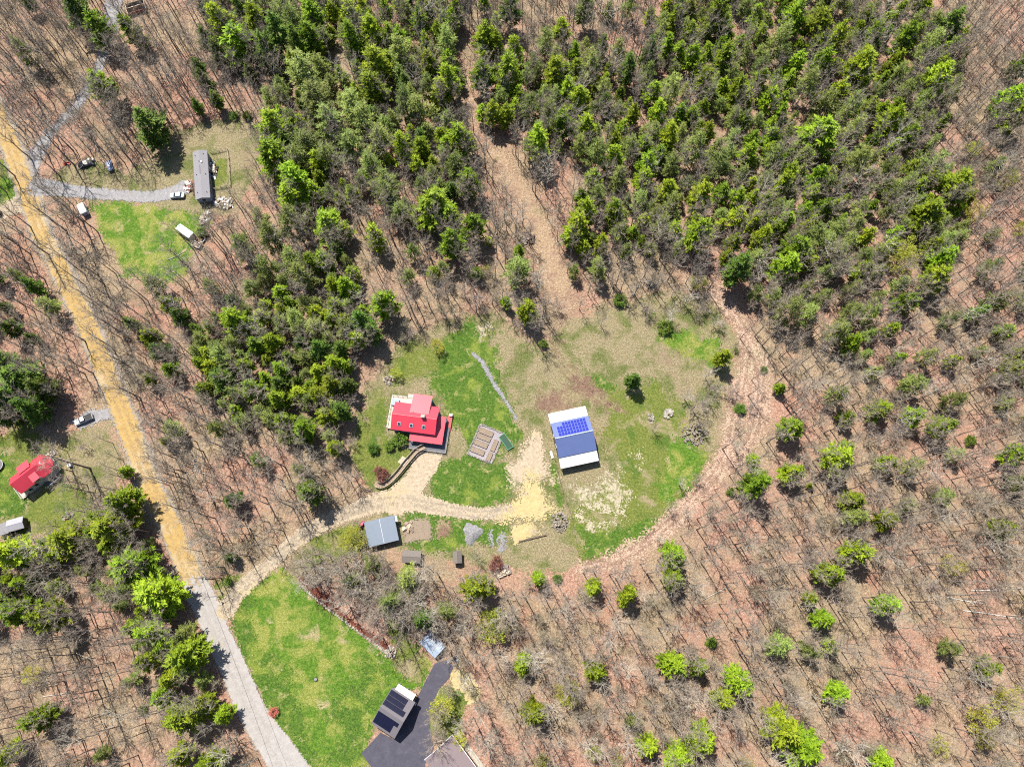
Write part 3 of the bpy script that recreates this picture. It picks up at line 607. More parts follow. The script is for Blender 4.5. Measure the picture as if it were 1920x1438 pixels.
MB().box((-5.46, 0, 1.3), (0.08, 2.6, 2.6)).build('door', MAT['dark_wood'], h)
p = at(1034, 853); t = thing('bench', 'small white bench on the grass left of the barn', 'bench', (p[0], p[1], 0), D(-74))
MB().box((0, 0, 0.45), (2.1, 0.55, 0.07)).build('seat', MAT['white'], t); MB().box((0, 0.28, 0.75), (2.1, 0.07, 0.5)).build('backrest', MAT['white'], t)
for sx in (-0.9, 0.9):
    for sy in (-0.2, 0.2): MB().box((sx, sy, 0.21), (0.08, 0.08, 0.42)).build('leg', MAT['white'], t)

# ------------------------------------------------------------------ trailer home
h = thing('mobile_home', 'long taupe roofed mobile home with blue-grey siding', 'mobile home', (-100.3, 127.9, 0), D(100))
gable_walls(MB(), 17.2, 4.2, 3.1, 3.75).build('wall', MAT['trailer_wall'], h)
mb = MB(); slope(mb, -8.85, 8.85, 0, 3.95, 2.35, 3.25, 0.1); slope(mb, -8.85, 8.85, -2.35, 3.25, 0, 3.95, 0.1); rf = mb.build('roof', MAT['taupe_roof'], h)
MB().box((1.6, 0.1, 3.98), (3.2, 0.25, 0.06)).build('ridge_vent', MAT['shed_roof'], rf)
for x, y in [(7.2, 1.5), (7.4, -1.2), (4.6, 0.2), (0, 1.4), (-0.2, -1.5), (-6.6, 1.4), (-6.8, -1.5)]:
    MB().tube([(x, y, 3.2), (x, y, 3.95 - abs(y) * 0.3 + 0.35)], 0.12, 6).build('vent_pipe', MAT['dark'], rf)
MB().box((4.4, -0.5, 3.95), (0.6, 0.5, 0.2)).build('roof_hatch', MAT['white'], rf)
for x in (-6, -2.5, 1.5, 5.5): window_y(h, x, -2.1, 2.1, 1.0, 0.9)
for x in (-5, 0, 5): window_y(h, x, 2.1, 2.1, 1.0, 0.9, 1)
window_x(h, -8.6, 0, 2.2, 1.1, 0.9, -1)
MB().box((-8.64, 0, 0.45), (0.06, 4.24, 0.9)).build('skirting', MAT['shed_roof'], h)
door_y(h, 3.2, -2.1, 0.7); door_y(h, -4.0, 2.1, 0.7, s=1)
mb = MB(); mb.box((3.2, -2.9, 0.55), (2.4, 1.5, 0.12)); rail(mb, [(2.0, -2.2), (2.0, -3.6), (4.4, -3.6)], 0.6, 0.8, 1.0); mb.build('porch', MAT['pale_wood'], h)
for k in range(3): MB().box((4.7 + k * 0.3, -2.9, 0.45 - k * 0.16), (0.3, 1.2, 0.1)).build('step', MAT['pale_wood'], h)
mb = MB(); mb.box((-4.2, 3.0, 0.6), (2.8, 1.7, 0.12)); rail(mb, [(-5.5, 2.3), (-5.5, 3.8), (-2.9, 3.8)], 0.65, 0.85, 1.0); mb.build('porch', MAT['dark_wood'], h)
# the pen beside it
t = thing('pen_fence', 'pale wooden rail fence enclosing the mobile home pen', 'fence', at(415, 320))
O = Vector(t.location); pts = [Vector((*at(*q), 0)) - O for q in P('397,289 427,282 430,300 433,350 397,357')]
for a_, b_ in zip(pts, pts[1:]):
    L = (b_ - a_).length; n = max(1, int(L / 2.2)); an = math.atan2((b_ - a_).y, (b_ - a_).x)
    for i in range(n):
        q = a_.lerp(b_, i / n); MB().box((q.x, q.y, 0.6), (0.14, 0.14, 1.2)).build('post', MAT['pale_wood'], t)
        m_ = a_.lerp(b_, (i + 0.5) / n)
        for z in (0.45, 1.0): MB().box((m_.x, m_.y, z), (L / n, 0.06, 0.2), an).build('rail', MAT['pale_wood'], t)

# ------------------------------------------------------------------ red house at the left edge
h = thing('cottage', 'red roofed house with faceted end at the left edge', 'house', (-136.45, 31.0, 0), D(42))
gable_walls(MB(), 9.2, 5.2, 3.8, 6.1, -0.4).build('wall', MAT['white_wall'], h)
mb = MB(); slope(mb, -5.3, 3.4, 0, 6.55, 3.0, 4.0); slope(mb, -5.3, 3.4, -3.0, 4.0, 0, 6.55); rf = mb.build('roof', MAT['red_roof'], h)
oc = [(3.2 + 3.3 * math.cos(D(-112.5 + 45 * k)), 3.5 * math.sin(D(-112.5 + 45 * k))) for k in range(6)]
m_ = MB(); m_.prism([(x * 0.9 + 0.3, y * 0.9, 4.0) for x, y in oc], 4.1); m_.build('bay_wall', MAT['white_wall'], h)
m_ = MB(); ap = (3.0, 0, 6.6)
n = len(oc)
pts = [(x, y, 4.0) for x, y in oc] + [ap] + [(x, y, 3.88) for x, y in oc]
m_.poly(pts, [(i, i + 1, n) for i in range(n - 1)] + [(n - 1, 0, n)] + [tuple(range(n + 1, 2 * n + 1))[::-1]] + [(i, i + n + 1, i + n + 2, i + 1) for i in range(n - 1)])
m_.build('bay_roof', MAT['red_roof'], h)
mb = MB(); mb.prism([(-0.6, -3.2, 5.35), (1.6, -3.2, 5.35), (1.6, -0.9, 5.75), (-0.6, -0.9, 5.75)], 0.1); mb.build('dormer_roof', MAT['red_roof'], h)
MB().box((0.5, -2.0, 4.7), (2.0, 2.0, 1.2)).build('dormer_wall', MAT['white_wall'], h); window_y(h, 0.5, -3.0, 4.75, 1.1, 0.8)
mb = MB(); mb.prism([(-2.2, 1.2, 5.9), (1.4, 1.2, 5.9), (1.4, 3.9, 4.9), (-2.2, 3.9, 4.9)], 0.1); mb.build('rear_dormer_roof', MAT['red_roof'], h)
for x in (-3.4, -1.4): window_y(h, x, -2.6, 2.2)
for an in (-45, 0): window_x(h, 3.2 + 3.0 * math.cos(D(an)) * 1.0, 3.1 * math.sin(D(an)), 2.2, 1.0, 1.2)
mb = MB(); mb.box((-6.2, -0.2, 0.5), (1.8, 5.0, 0.15)); mb.build('end_deck', MAT['cream'], h)
rail(MB(), [(-5.4, -2.7), (-7.1, -2.7), (-7.1, 2.3)], 0.58, 0.95, 0.5, 0.05).build('railing', MAT['white'], h)
mb = MB(); mb.box((2.2, -4.0, 0.5), (4.6, 1.7, 0.15)); mb.build('front_deck', MAT['grey_deck'], h)
rail(MB(), [(0.2, -4.8), (4.4, -4.8)], 0.58, 0.95, 0.6, 0.05).build('railing', MAT['white'], h)
mb = MB(); mb.box((5.2, 3.3, 0.4), (3.4, 1.6, 0.15)); mb.build('corner_deck', MAT['cream'], h)

# ------------------------------------------------------------------ sheds
def shed(name, label, cx, cy, ang, L, Wd, ze, zr, rm, wm, over=0.3, mono=None, cat='shed'):
    t = thing(name, label, cat, (cx, cy, 0), D(ang))
    if mono is None:
        gable_walls(MB(), L - over * 2, Wd - over * 2, ze - 0.08, zr - 0.2).build('wall', MAT[wm], t)
        mb = MB(); slope(mb, -L / 2, L / 2, 0, zr, Wd / 2, ze, 0.08); slope(mb, -L / 2, L / 2, -Wd / 2, ze, 0, zr, 0.08)
        r = mb.build('roof', MAT[rm], t); MB().box((0, 0, zr + 0.01), (L, 0.2, 0.05)).build('ridge_cap', MAT[rm], r)
    else:
        a, b = L / 2 - over, Wd / 2 - over
        MB().poly([(-a, -b, -.1), (a, -b, -.1), (a, b, -.1), (-a, b, -.1), (-a, -b, ze - .15), (a, -b, ze - .15), (a, b, zr - .15), (-a, b, zr - .15)],
                  [(0, 3, 2, 1), (4, 5, 6, 7), (0, 1, 5, 4), (1, 2, 6, 5), (2, 3, 7, 6), (3, 0, 4, 7)]).build('wall', MAT[wm], t)
        mb = MB(); slope(mb, -L / 2, L / 2, -Wd / 2, ze, Wd / 2, zr, 0.08); mb.build('roof', MAT[rm], t)
    door_y(t, 0, -Wd / 2 + over, 0.05, 1.0, 1.85, mat='dark_wood')
    return t
t = shed('grey_shed', 'wide shed with pale grey metal roof below the driveway', -36.5, 15.05, 13.8, 8.5, 7.0, 2.6, 3.2, 'grey_roof', 'beige_wall', 0.3, 1)
MB().box((0.1, 0, 2.98), (0.12, 7.0, 0.08), 0, math.atan2(0.6, 7)).build('roof_seam', MAT['frame'], t)
MB().box((4.55, 2.4, 2.7), (0.8, 1.6, 0.1)).build('side_awning', MAT['pale_blue_roof'], t)
shed('garden_shed', 'brown shingled shed half under bare trees', -27.9, 8.15, -3, 5.2, 3.4, 2.1, 2.7, 'shed_roof', 'dark_wood')
shed('tool_shed', 'tiny narrow gabled shed standing alone below the garden', -15.2, 8.0, 93, 3.3, 2.5, 2.1, 2.9, 'shed_roof', 'dark_wood')
t = shed('metal_shed', 'pale blue metal roofed shed at the driveway top', -21.4, -14.7, -43, 6.0, 4.2, 2.3, 2.8, 'pale_blue_roof', 'grey_deck')
t = shed('carport', 'grey metal carport near the red house at left', -139.6, 17.0, 16, 4.6, 3.4, 2.3, 2.9, 'lav_roof', 'dark_wood', cat='carport')
MB().prism([(-5.2, -1.9, 1.9), (-2.1, -1.9, 2.2), (-2.1, 1.4, 2.2), (-5.2, 1.4, 1.9)], 0.1).build('annex_roof', MAT['taupe_roof'], t)
MB().prism([(-5.0, -1.7, 1.75), (-2.2, -1.7, 2.05), (-2.2, 1.2, 2.05), (-5.0, 1.2, 1.75)], 1.9, [(-5.0, -1.7, -.1), (-2.2, -1.7, -.1), (-2.2, 1.2, -.1), (-5.0, 1.2, -.1)]).build('annex_wall', MAT['dark_wood'], t)

# garage with black panels
h = thing('solar_garage', 'grey shingled garage with black solar panels on both slopes', 'garage', (-30.9, -31.4, 0), D(-30.3))
gable_walls(MB(), 6.6, 9.2, 3.6, 5.85).build('wall', MAT['white_wall'], h)
mb = MB(); slope(mb, -3.6, 3.6, 0, 6.1, 5.0, 3.75); slope(mb, -3.6, 3.6, -5.0, 3.75, 0, 6.1); rf = mb.build('roof', MAT['garage_roof'], h)
a = math.atan2(2.35, 5.0)
for s in (1, -1):
    for r in range(3):
        for c in range(5 if r else 6):
            sl = 0.85 + r * 1.42 + 0.7 if s > 0 else 1.15 + r * 1.22 + 0.6
            ob = MB().box((0, 0, 0), (1.02, 1.36 if s > 0 else 1.18, 0.05), 0, -s * a).build('solar_panel', MAT['black_panel'], h)
            ob.location = (-2.95 + c * 1.05, s * sl * math.cos(a), 6.1 - sl * math.sin(a) + 0.09)
mb = MB(); slope(mb, -2.7, 2.7, 4.9, 3.3, 6.5, 2.9, 0.1); mb.build('porch_roof', MAT['white_roof'], h)
for x in (-2.5, 0, 2.5): MB().box((x, 6.3, 1.4), (0.16, 0.16, 2.9)).build('porch_post', MAT['white'], h)
MB().box((3.35, 0, 1.3), (0.08, 3.6, 2.5)).build('garage_door', MAT['white'], h)
window_y(h, -1.5, -4.6, 2); window_y(h, 1.5, -4.6, 2); window_x(h, -3.3, 0, 2, s=-1)
MB().box((3.55, 4.6, 3.2), (0.9, 0.7, 0.5)).build('floodlight_box', MAT['dark'], h)

# house cut by the lower frame edge
cx, cy = (-22.4 - 15.55) / 2, (-42.5 - 36.74) / 2; ax = D(-50)
h = thing('ranch_house', 'mauve-brown shingled house cut off by the bottom edge', 'house', (cx + 8 * math.cos(ax), cy + 8 * math.sin(ax), 0), ax)
gable_walls(MB(), 15.2, 8.2, 3.4, 5.2).build('wall', MAT['white_wall'], h)
mb = MB(); slope(mb, -8.0, 8.0, 0, 5.5, 4.5, 3.55); slope(mb, -8.0, 8.0, -4.5, 3.55, 0, 5.5); rf = mb.build('roof', MAT['mauve_roof'], h)
MB().box((0, 0, 5.52), (16, 0.3, 0.06)).build('ridge_cap', MAT['mauve_roof'], rf)
MB().box((0, 4.58, 3.42), (16, 0.14, 0.16)).build('gutter', MAT['white'], rf)
MB().box((-8.06, -2.25, 4.35), (0.1, 5.1, 0.3), 0, math.atan2(1.95, 4.5)).build('rake_board', MAT['white'], rf)
MB().box((-8.06, 2.25, 4.35), (0.1, 5.1, 0.3), 0, -math.atan2(1.95, 4.5)).build('rake_board', MAT['white'], rf)
MB().box((0, 5.2, 0.05), (16, 1.3, 0.3)).build('stone_edging', MAT['white_stone'], h)
for x in (-5, 0, 5): window_y(h, x, 4.1, 2, s=1)
window_x(h, -7.6, 0, 2, s=-1)

# roofless lumber frame at the top left
q = [at(*p_) for p_ in P('241,16 267,5 275,23 249,34')]
cx = sum(p_[0] for p_ in q) / 4; cy = sum(p_[1] for p_ in q) / 4
t = thing('lumber_bin', 'open roofless bin with rusty walls at the top edge', 'bin', (cx, cy, 0), D(21))
for y, m_ in ((-2.0, 'rust'), (0.3, 'pale_wood'), (2.2, 'shed_roof')): MB().box((0, y, 0.75), (6.4, 0.16, 1.7)).build('wall_panel', MAT[m_], t)
for x in (-3.2, 3.2): MB().box((x, 0.1, 0.8), (0.16, 4.5, 1.8)).build('end_panel', MAT['pale_wood'], t)
MB().box((0, 0.1, 0.12), (6.2, 4.2, 0.2)).build('floor', MAT['rust'], t)
for k in range(5): MB().box((-2.2 + k * 0.9, 1.1, 0.4), (0.8, 0.9, 0.5), k * 0.7).build('contents', MAT['white' if k % 2 else 'dark_wood'], t)

# ------------------------------------------------------------------ vehicles and yard things
def loft(mb, rings):
    n = len(rings[0]); base = len(mb.v)
    for r in rings: mb.v += [tuple(p) for p in r]
    for i in range(len(rings) - 1):
        for j in range(n): mb.f.append((base + i * n + j, base + i * n + (j + 1) % n, base + (i + 1) * n + (j + 1) % n, base + (i + 1) * n + j))
    mb.f.append(tuple(base + j for j in range(n))[::-1]); mb.f.append(tuple(base + (len(rings) - 1) * n + j for j in range(n))); return mb
def ring(x, w, z0, z1, b=0.12):
    return [(x, -w + b, z0), (x, w - b, z0), (x, w, z0 + b), (x, w, z1 - b), (x, w - b * 1.4, z1), (x, -w + b * 1.4, z1), (x, -w, z1 - b), (x, -w, z0 + b)]
def wheels(t, xs, y, r=0.33):
    for x in xs:
        for s in (-1, 1):
            w = MB().tube([(x, s * (y - 0.1), r), (x, s * (y + 0.1), r)], r, 12).build('wheel', MAT['dark'], t)
            MB().tube([(x, s * (y + 0.1), r), (x, s * (y + 0.115), r)], r * 0.55, 10).build('hubcap', MAT['frame'], w)
def car(label, px, py, ang, pm, kind='sedan'):
    t = thing('sedan' if kind == 'sedan' else 'pickup_truck', label, 'car' if kind == 'sedan' else 'pickup', (*at(px, py), .13), D(ang))
    if kind == 'sedan':
        loft(MB(), [ring(-2.3, 0.72, 0.35, 0.85), ring(-2.15, 0.86, 0.25, 0.98), ring(-1.2, 0.9, 0.22, 1.02), ring(0.8, 0.9, 0.22, 1.0), ring(1.9, 0.86, 0.24, 0.86), ring(2.3, 0.7, 0.32, 0.7)]).build('body', MAT[pm], t)
        loft(MB(), [ring(-1.75, 0.70, 0.95, 1.02, 0.03), ring(-1.1, 0.66, 0.95, 1.38, 0.06), ring(0.15, 0.66, 0.95, 1.40, 0.06), ring(1.0, 0.72, 0.9, 1.0, 0.03)]).build('windows', MAT['glass'], t)
        MB().box((-0.48, 0, 1.415), (1.35, 1.22, 0.05)).build('roof', MAT[pm], t); wheels(t, (-1.4, 1.4), 0.82)
        for s in (-1, 1): MB().box((2.22, s * 0.5, 0.62), (0.16, 0.3, 0.12)).build('headlight', MAT['white'], t)
    else:
        loft(MB(), [ring(-2.7, 0.86, 0.42, 1.02), ring(-2.6, 0.92, 0.38, 1.08), ring(0.2, 0.93, 0.35, 1.1), ring(1.5, 0.93, 0.35, 1.08), ring(2.45, 0.88, 0.38, 1.0), ring(2.7, 0.72, 0.45, 0.85)]).build('body', MAT[pm], t)
        MB().box((-1.6, 0, 1.09), (1.95, 1.5, 0.05)).build('bed_liner', MAT['dark'], t)
        for s in (-1, 1): MB().box((-1.6, s * 0.85, 1.15), (2.1, 0.1, 0.14)).build('bed_rail', MAT['car_dark'], t)
        loft(MB(), [ring(-0.6, 0.78, 1.05, 1.1, 0.03), ring(-0.45, 0.72, 1.05, 1.72, 0.06), ring(0.55, 0.72, 1.05, 1.74, 0.06), ring(1.25, 0.8, 1.0, 1.1, 0.03)]).build('windows', MAT['glass'], t)
        MB().box((0.05, 0, 1.755), (1.15, 1.35, 0.05)).build('roof', MAT['car_silver'], t)
        MB().box((1.95, 0, 1.06), (1.1, 1.55, 0.05), 0, 0, D(5)).build('hood', MAT['car_silver'], t); wheels(t, (-1.7, 1.7), 0.85, 0.38)
        for s in (-1, 1): MB().box((2.66, s * 0.62, 0.78), (0.12, 0.28, 0.16)).build('headlight', MAT['white'], t)
    return t
car('pale silver sedan parked at the end of the grey drive', 334, 369, 182, 'car_silver')
car('pickup truck with pale cab and dark bed on the roadside pad', 160, 788, 205, 'car_silver', 'pickup')

def box_trailer(name, label, px, py, ang, L, wd, hh, cat='trailer'):
    t = thing(name, label, cat, at(px, py), D(ang))
    loft(MB(), [ring(-L / 2, wd / 2 - .1, 0.5, hh - .1, .1), ring(-L / 2 + .15, wd / 2, 0.45, hh, .12), ring(L / 2 - .3, wd / 2, 0.45, hh, .12), ring(L / 2, wd / 2 - .15, 0.55, hh - .25, .1)]).build('body', MAT['white'], t)
    MB().box((0, 0, hh + 0.06), (0.45, 0.45, 0.14)).build('roof_vent', MAT['frame'], t)
    for s in (-1, 1):
        for x in (-.4, .4): MB().tube([(x, s * (wd / 2 - .15), .33), (x, s * (wd / 2 + .02), .33)], .33, 10).build('wheel', MAT['dark'], t)
        MB().box((L * .2, s * (wd / 2 + 0.01), hh * .62), (0.9, 0.04, 0.5)).build('window', MAT['glass'], t)
    MB().box((L / 2 + .5, 0, .5), (1.2, .14, .12)).build('tow_bar', MAT['dark'], t)
    MB().box((-L / 2 - .02, 0, hh * .5), (0.05, wd * .8, hh * .55)).build('rear_door', MAT['trailer_wall'], t)
    return t
box_trailer('cargo_trailer', 'small white cargo trailer at the lawn corner by the road', 160, 397, -60 + 180, 3.9, 2.1, 2.3)
box_trailer('camper', 'white camper parked on the lawn below the mobile home', 352, 440, 145, 5.9, 2.3, 2.7, 'camper')
t = thing('utility_trailer', 'open white sided utility trailer beside the camper', 'trailer', at(370, 461), D(-28))
MB().box((0, 0, .55), (2.9, 1.6, .1)).build('bed', MAT['wood'], t)
for y in (-.8, .8): MB().box((0, y, .85), (2.9, .08, .5)).build('side_board', MAT['white'], t)
for x in (-1.45, 1.45): MB().box((x, 0, .85), (.08, 1.6, .5)).build('end_board', MAT['white'], t)
for s in (-1, 1): MB().tube([(0, s * .85, .3), (0, s * 1.0, .3)], .3, 10).build('wheel', MAT['dark'], t)
MB().box((.8, .1, .7), (.9, .9, .3)).build('load', MAT['dark_wood'], t)
t = thing('handcart', 'small white cart next to the utility trailer', 'cart', at(382, 452), D(60))
MB().box((0, 0, .55), (1.6, .9, .35)).build('tub', MAT['white'], t); MB().box((0, 0, .75), (1.4, .7, .05)).build('load', MAT['dark'], t)
for s in (-1, 1): MB().tube([(0, s * .5, .28), (0, s * .6, .28)], .28, 10).build('wheel', MAT['dark'], t)
MB().tube([(.8, 0, .55), (1.5, 0, .8)], .03, 4).build('handle', MAT['frame'], t)

rnd = random.Random(11)
def heap(name, label, cat, px, py, rx, ry, hh, n, mats, ang=0, seed=0, smin=.2, smax=.55):
    """a pile of irregular stones or scraps: one mesh per material"""
    r = random.Random(seed); t = thing(name, label, cat, at(px, py), D(ang))
    for k, mn in enumerate(mats):
        mb = MB()
        for _ in range(n // len(mats)):
            a = r.uniform(0, 6.283); q = math.sqrt(r.random()); x, y = rx * q * math.cos(a), ry * q * math.sin(a)
            s = r.uniform(smin, smax); z = hh * max(0, 1 - q ** 1.5) * r.uniform(.5, 1) + s * .25
            b = len(mb.v); mb.box((x, y, z), (s * r.uniform(.7, 1.4), s * r.uniform(.6, 1.2), s * r.uniform(.5, .9)), r.uniform(0, 3.1), r.uniform(-.5, .5), r.uniform(-.5, .5))
            for i in range(b, len(mb.v)): mb.v[i] = tuple(c + r.uniform(-.12, .12) * s for c in mb.v[i])
        mb.build('stones' if 'stone' in mn else 'scraps', MAT[mn], t)['kind'] = 'stuff'
    return t
heap('stone_heap', 'heap of pale stones at the pasture edge near the track', 'stones', 1303, 814, 4.2, 3.4, 1.0, 150, ['stone', 'stone', 'stone_pale'], 20, 1)
heap('stone_heap', 'round heap of tan stones beside the yellow sand', 'stones', 1050, 978, 2.4, 2.8, 1.1, 140, ['stone', 'stone', 'stone_pale'], 0, 2)
heap('stone_cluster', 'cluster of white stones in the pasture grass', 'stones', 1253, 776, 1.6, 1.2, .5, 40, ['white_stone'], 60, 3, .4, .8)
heap('stone_cluster', 'small tan stones left of the white cluster in pasture', 'stones', 1220, 783, .8, 1.7, .4, 34, ['white_stone', 'stone'], 0, 4)
heap('debris_pile', 'white debris pile at the wood edge below mobile home', 'debris', 420, 381, 3.6, 2.2, .7, 110, ['white', 'white_stone', 'wood'], -15, 5, .25, .8)
heap('debris_pile', 'white scrap pile between camper and mobile home', 'debris', 386, 409, 1.5, 2.6, .6, 70, ['white', 'white_stone', 'pale_wood'], -25, 6, .25, .8)
heap('porch_clutter', 'jumble of items against the right side of mobile home', 'clutter', 398, 320, 1.8, 3.4, .7, 70, ['white', 'dark_wood', 'dark'], 10, 7, .3, .9)
heap('porch_clutter', 'jumble of items by the left door of mobile home', 'clutter', 356, 350, 1.7, 2.2, .6, 60, ['white', 'dark_wood', 'rust'], 0, 8, .3, .9)
heap('brush_pile', 'dark pile of cut brush on the leafy trail', 'brush pile', 990, 449, 2.2, 1.8, 1.1, 90, ['dark_wood', 'bark'], 0, 9, .3, 1.0)
heap('rubble_pile', 'grey rubble pile above the hot tub deck', 'rubble', 730, 713, 1.7, 1.4, .5, 60, ['stone', 'dark_wood', 'white_stone'], 0, 10)
heap('log_pile', 'tangled grey logs beside the bare bush below sheds', 'logs', 942, 1070, 2.2, 1.6, .6, 60, ['pale_wood', 'bark'], 30, 12, .3, 1.1)
heap('stone_ring', 'curl of pale stones ending the mulch bed', 'stones', 733, 1222, 1.4, 1.9, .4, 50, ['stone_pale', 'white_stone'], -20, 13, .3, .55)
heap('rubble_pile', 'grey rubble beside the top of the black driveway', 'rubble', 852, 1236, 2.0, 1.6, .4, 60, ['greystone', 'stone'], 20, 14)
heap('stone_cluster', 'stones in the brush above the pasture right corner', 'stones', 1222, 533, 2.2, 1.4, .6, 50, ['stone', 'greystone'], 0, 15)
heap('yard_clutter', 'odds and ends in grass below the red left house', 'clutter', 127, 968, 1.8, 1.2, .6, 40, ['greystone', 'wood'], 30, 16)
heap('timber_scraps', 'old timbers lying in the brown garden plot', 'lumber', 767, 988, 1.6, 1.3, .3, 30, ['pale_wood', 'wood'], 20, 17, .3, 1.0)
p = at(885, 1000); mb = MB()
prof = [(2.6, 0), (2.2, .25), (1.5, .65), (.8, .95), (.1, 1.1)]; nn = 18; rg = random.Random(5)
for r_, z_ in prof:
    for j in range(nn):
        a = 6.283 * j / nn; k = 1 + .22 * math.sin(3 * a + 1) + .1 * math.sin(7 * a) + rg.uniform(-.06, .06); mb.v.append((r_ * k * math.cos(a), r_ * k * 1.15 * math.sin(a), z_))
for i in range(len(prof) - 1):
    for j in range(nn): mb.f.append((i * nn + j, i * nn + (j + 1) % nn, (i + 1) * nn + (j + 1) % nn, (i + 1) * nn + j))
mb.f.append(tuple((len(prof) - 1) * nn + j for j in range(nn)))
tag(mb.build('gravel_heap', MAT['greystone'], None, (p[0], p[1], 0)), 'pale blue-grey heap of crushed gravel by the sheds', 'gravel')

# wrecked vehicle under tarp, covered car, red tub
t = thing('tarp_heap', 'junk heap under a black tarp in upper left yard', 'junk', at(162, 309), D(18))
loft(MB(), [ring(-2.6, .5, .05, .3, .1), ring(-2.0, 1.1, 0, .9, .3), ring(-.5, 1.3, 0, 1.25, .35), ring(.8, 1.2, 0, 1.1, .3), ring(2.0, .8, 0, .7, .2), ring(2.4, .4, .02, .25, .1)]).build('tarp', MAT['black_tarp'], t)
MB().tube([(-2.6, -1.2, .2), (-1.5, -1.4, 1.0), (.6, .2, 1.4), (1.0, 1.3, .8)], .06, 5).build('pole', MAT['white'], t)
MB().tube([(-2.9, .3, .2), (-2.2, -1.3, .6)], .06, 5).build('pole', MAT['pale_wood'], t)
for x, y in ((1.4, 1.2), (2.6, .8), (1.9, -.5), (2.4, -1.0)): MB().box((x, y, .5), (.7, .6, .8), x).build('scrap', MAT['white' if y > 0 else 'car_dark'], t)
t = thing('covered_car', 'old car under a blue-grey cover in upper left yard', 'car', at(208, 314), D(-68))
loft(MB(), [ring(-2.1, .7, .1, .8, .15), ring(-1.2, .85, .05, 1.0, .2), ring(-.6, .8, .05, 1.4, .25), ring(.6, .8, .05, 1.4, .25), ring(1.2, .85, .05, 1.0, .2), ring(2.1, .7, .1, .75, .15)]).build('cover', MAT['tarp'], t)
MB().box((1.9, 0, .6), (.5, 1.5, .5)).build('bumper', MAT['dark'], t); wheels(t, (-1.3, 1.3), .78)
t = thing('sled', 'small red plastic sled in upper left leaf litter', 'sled', at(127, 308), D(5))
MB().poly([(-.9, -.5, .35), (.9, -.5, .35), (1.0, 0, .4), (.9, .5, .35), (-.9, .5, .35), (-.7, -.35, 0), (.7, -.35, 0), (.75, 0, .02), (.7, .35, 0), (-.7, .35, 0)],
          [(5, 9, 8, 7, 6), (0, 1, 6, 5), (1, 2, 7, 6), (2, 3, 8, 7), (3, 4, 9, 8), (4, 0, 5, 9)]).build('hull', MAT['red_plastic'], t)
t = thing('tractor', 'magenta garden tractor beside the wide grey shed', 'tractor', at(679, 984), D(60))
loft(MB(), [ring(-.9, .35, .4, .9, .08), ring(0, .4, .4, .95, .1), ring(.9, .33, .4, .95, .1), ring(1.2, .25, .45, .8, .08)]).build('hood', MAT['magenta'], t)
MB().box((-.5, 0, 1.05), (.5, .5, .2)).build('seat', MAT['dark'], t); wheels(t, (-.7,), .5, .42); wheels(t, (.8,), .42, .28)

# raised vegetable beds with a stone border, and the green cold frame
c = at(911, 832); t = thing('raised_garden', 'stone bordered garden of raised wooden beds', 'garden', (c[0], c[1], 0), D(-22))
LX, LY = 7.6, 9.6
MB().box((0, 0, .03), (LX, LY, .1)).build('gravel_floor', MAT['chips'], t)
rg = random.Random(8)
for s in range(2):
    for ax_ in range(2):
        n_ = 22 if ax_ else 17; Ln = LY if ax_ else LX
        for i in range(n_):
            u = -Ln / 2 + (i + .5) * Ln / n_; v_ = (LX if ax_ else LY) / 2 * (1 if s else -1)
            x, y = (v_, u) if ax_ else (u, v_)
            MB().box((x + rg.uniform(-.1, .1), y + rg.uniform(-.1, .1), .16), (rg.uniform(.3, .5), rg.uniform(.3, .5), rg.uniform(.25, .4)), rg.uniform(0, 1.5)).build('stone', MAT['stone' if rg.random() < .6 else 'greystone'], t)
for x, y, w_, l_ in [(-1.2, 3.2, 4.2, 1.5), (-1.2, 1.4, 4.0, 1.3), (-1.3, -.6, 4.0, 1.5), (-1.4, -2.9, 4.0, 1.5), (2.5, .4, 1.2, 3.4), (2.4, -3.2, 1.2, 2.6)]:
    b = MB(); b.box((x, y + l_ / 2, .25), (w_, .1, .5)); b.box((x, y - l_ / 2, .25), (w_, .1, .5)); b.box((x + w_ / 2, y, .25), (.1, l_ + .1, .5)); b.box((x - w_ / 2, y, .25), (.1, l_ + .1, .5))
    bd = b.build('raised_bed', MAT['wood'], t); MB().box((x, y, .2), (w_ - .1, l_ - .1, .42)).build('soil', MAT['soil'], bd)
c = at(949, 829); t = thing('cold_frame', 'green netted cold frame beside the raised garden', 'cold frame', (c[0], c[1], 0), D(-56))
b = MB()
for s in (-1, 1): b.tube([(-2.4, s * .95, .9), (2.4, s * .95, .9)], .06, 4); b.tube([(s * 2.4, -.95, .9), (s * 2.4, .95, .9)], .06, 4); b.tube([(-2.4, s * .95, .05), (2.4, s * .95, .05)], .06, 4)
for x in (-2.4, -.8, .8, 2.4):
    for y in (-.95, .95): b.tube([(x, y, 0), (x, y, .9)], .05, 4)
b.build('frame', MAT['green_paint'], t); MB().box((0, 0, .35), (4.6, 1.8, .6)).build('net', MAT['green_net'], t)

# long timber retaining wall by the sand
t = thing('timber_wall', 'long dark timber laid along the yellow sand patch', 'timber', (5.8, 13.3, 0), D(13.2))
for k in range(3): MB().box((-2.7 + k * 2.7, 0, .22), (2.66, .3, .44)).build('timber', MAT['dark_wood'], t)
for k in range(4): MB().box((-4.0 + k * 2.68, -.2, .25), (.14, .14, .55)).build('stake', MAT['wood'], t)
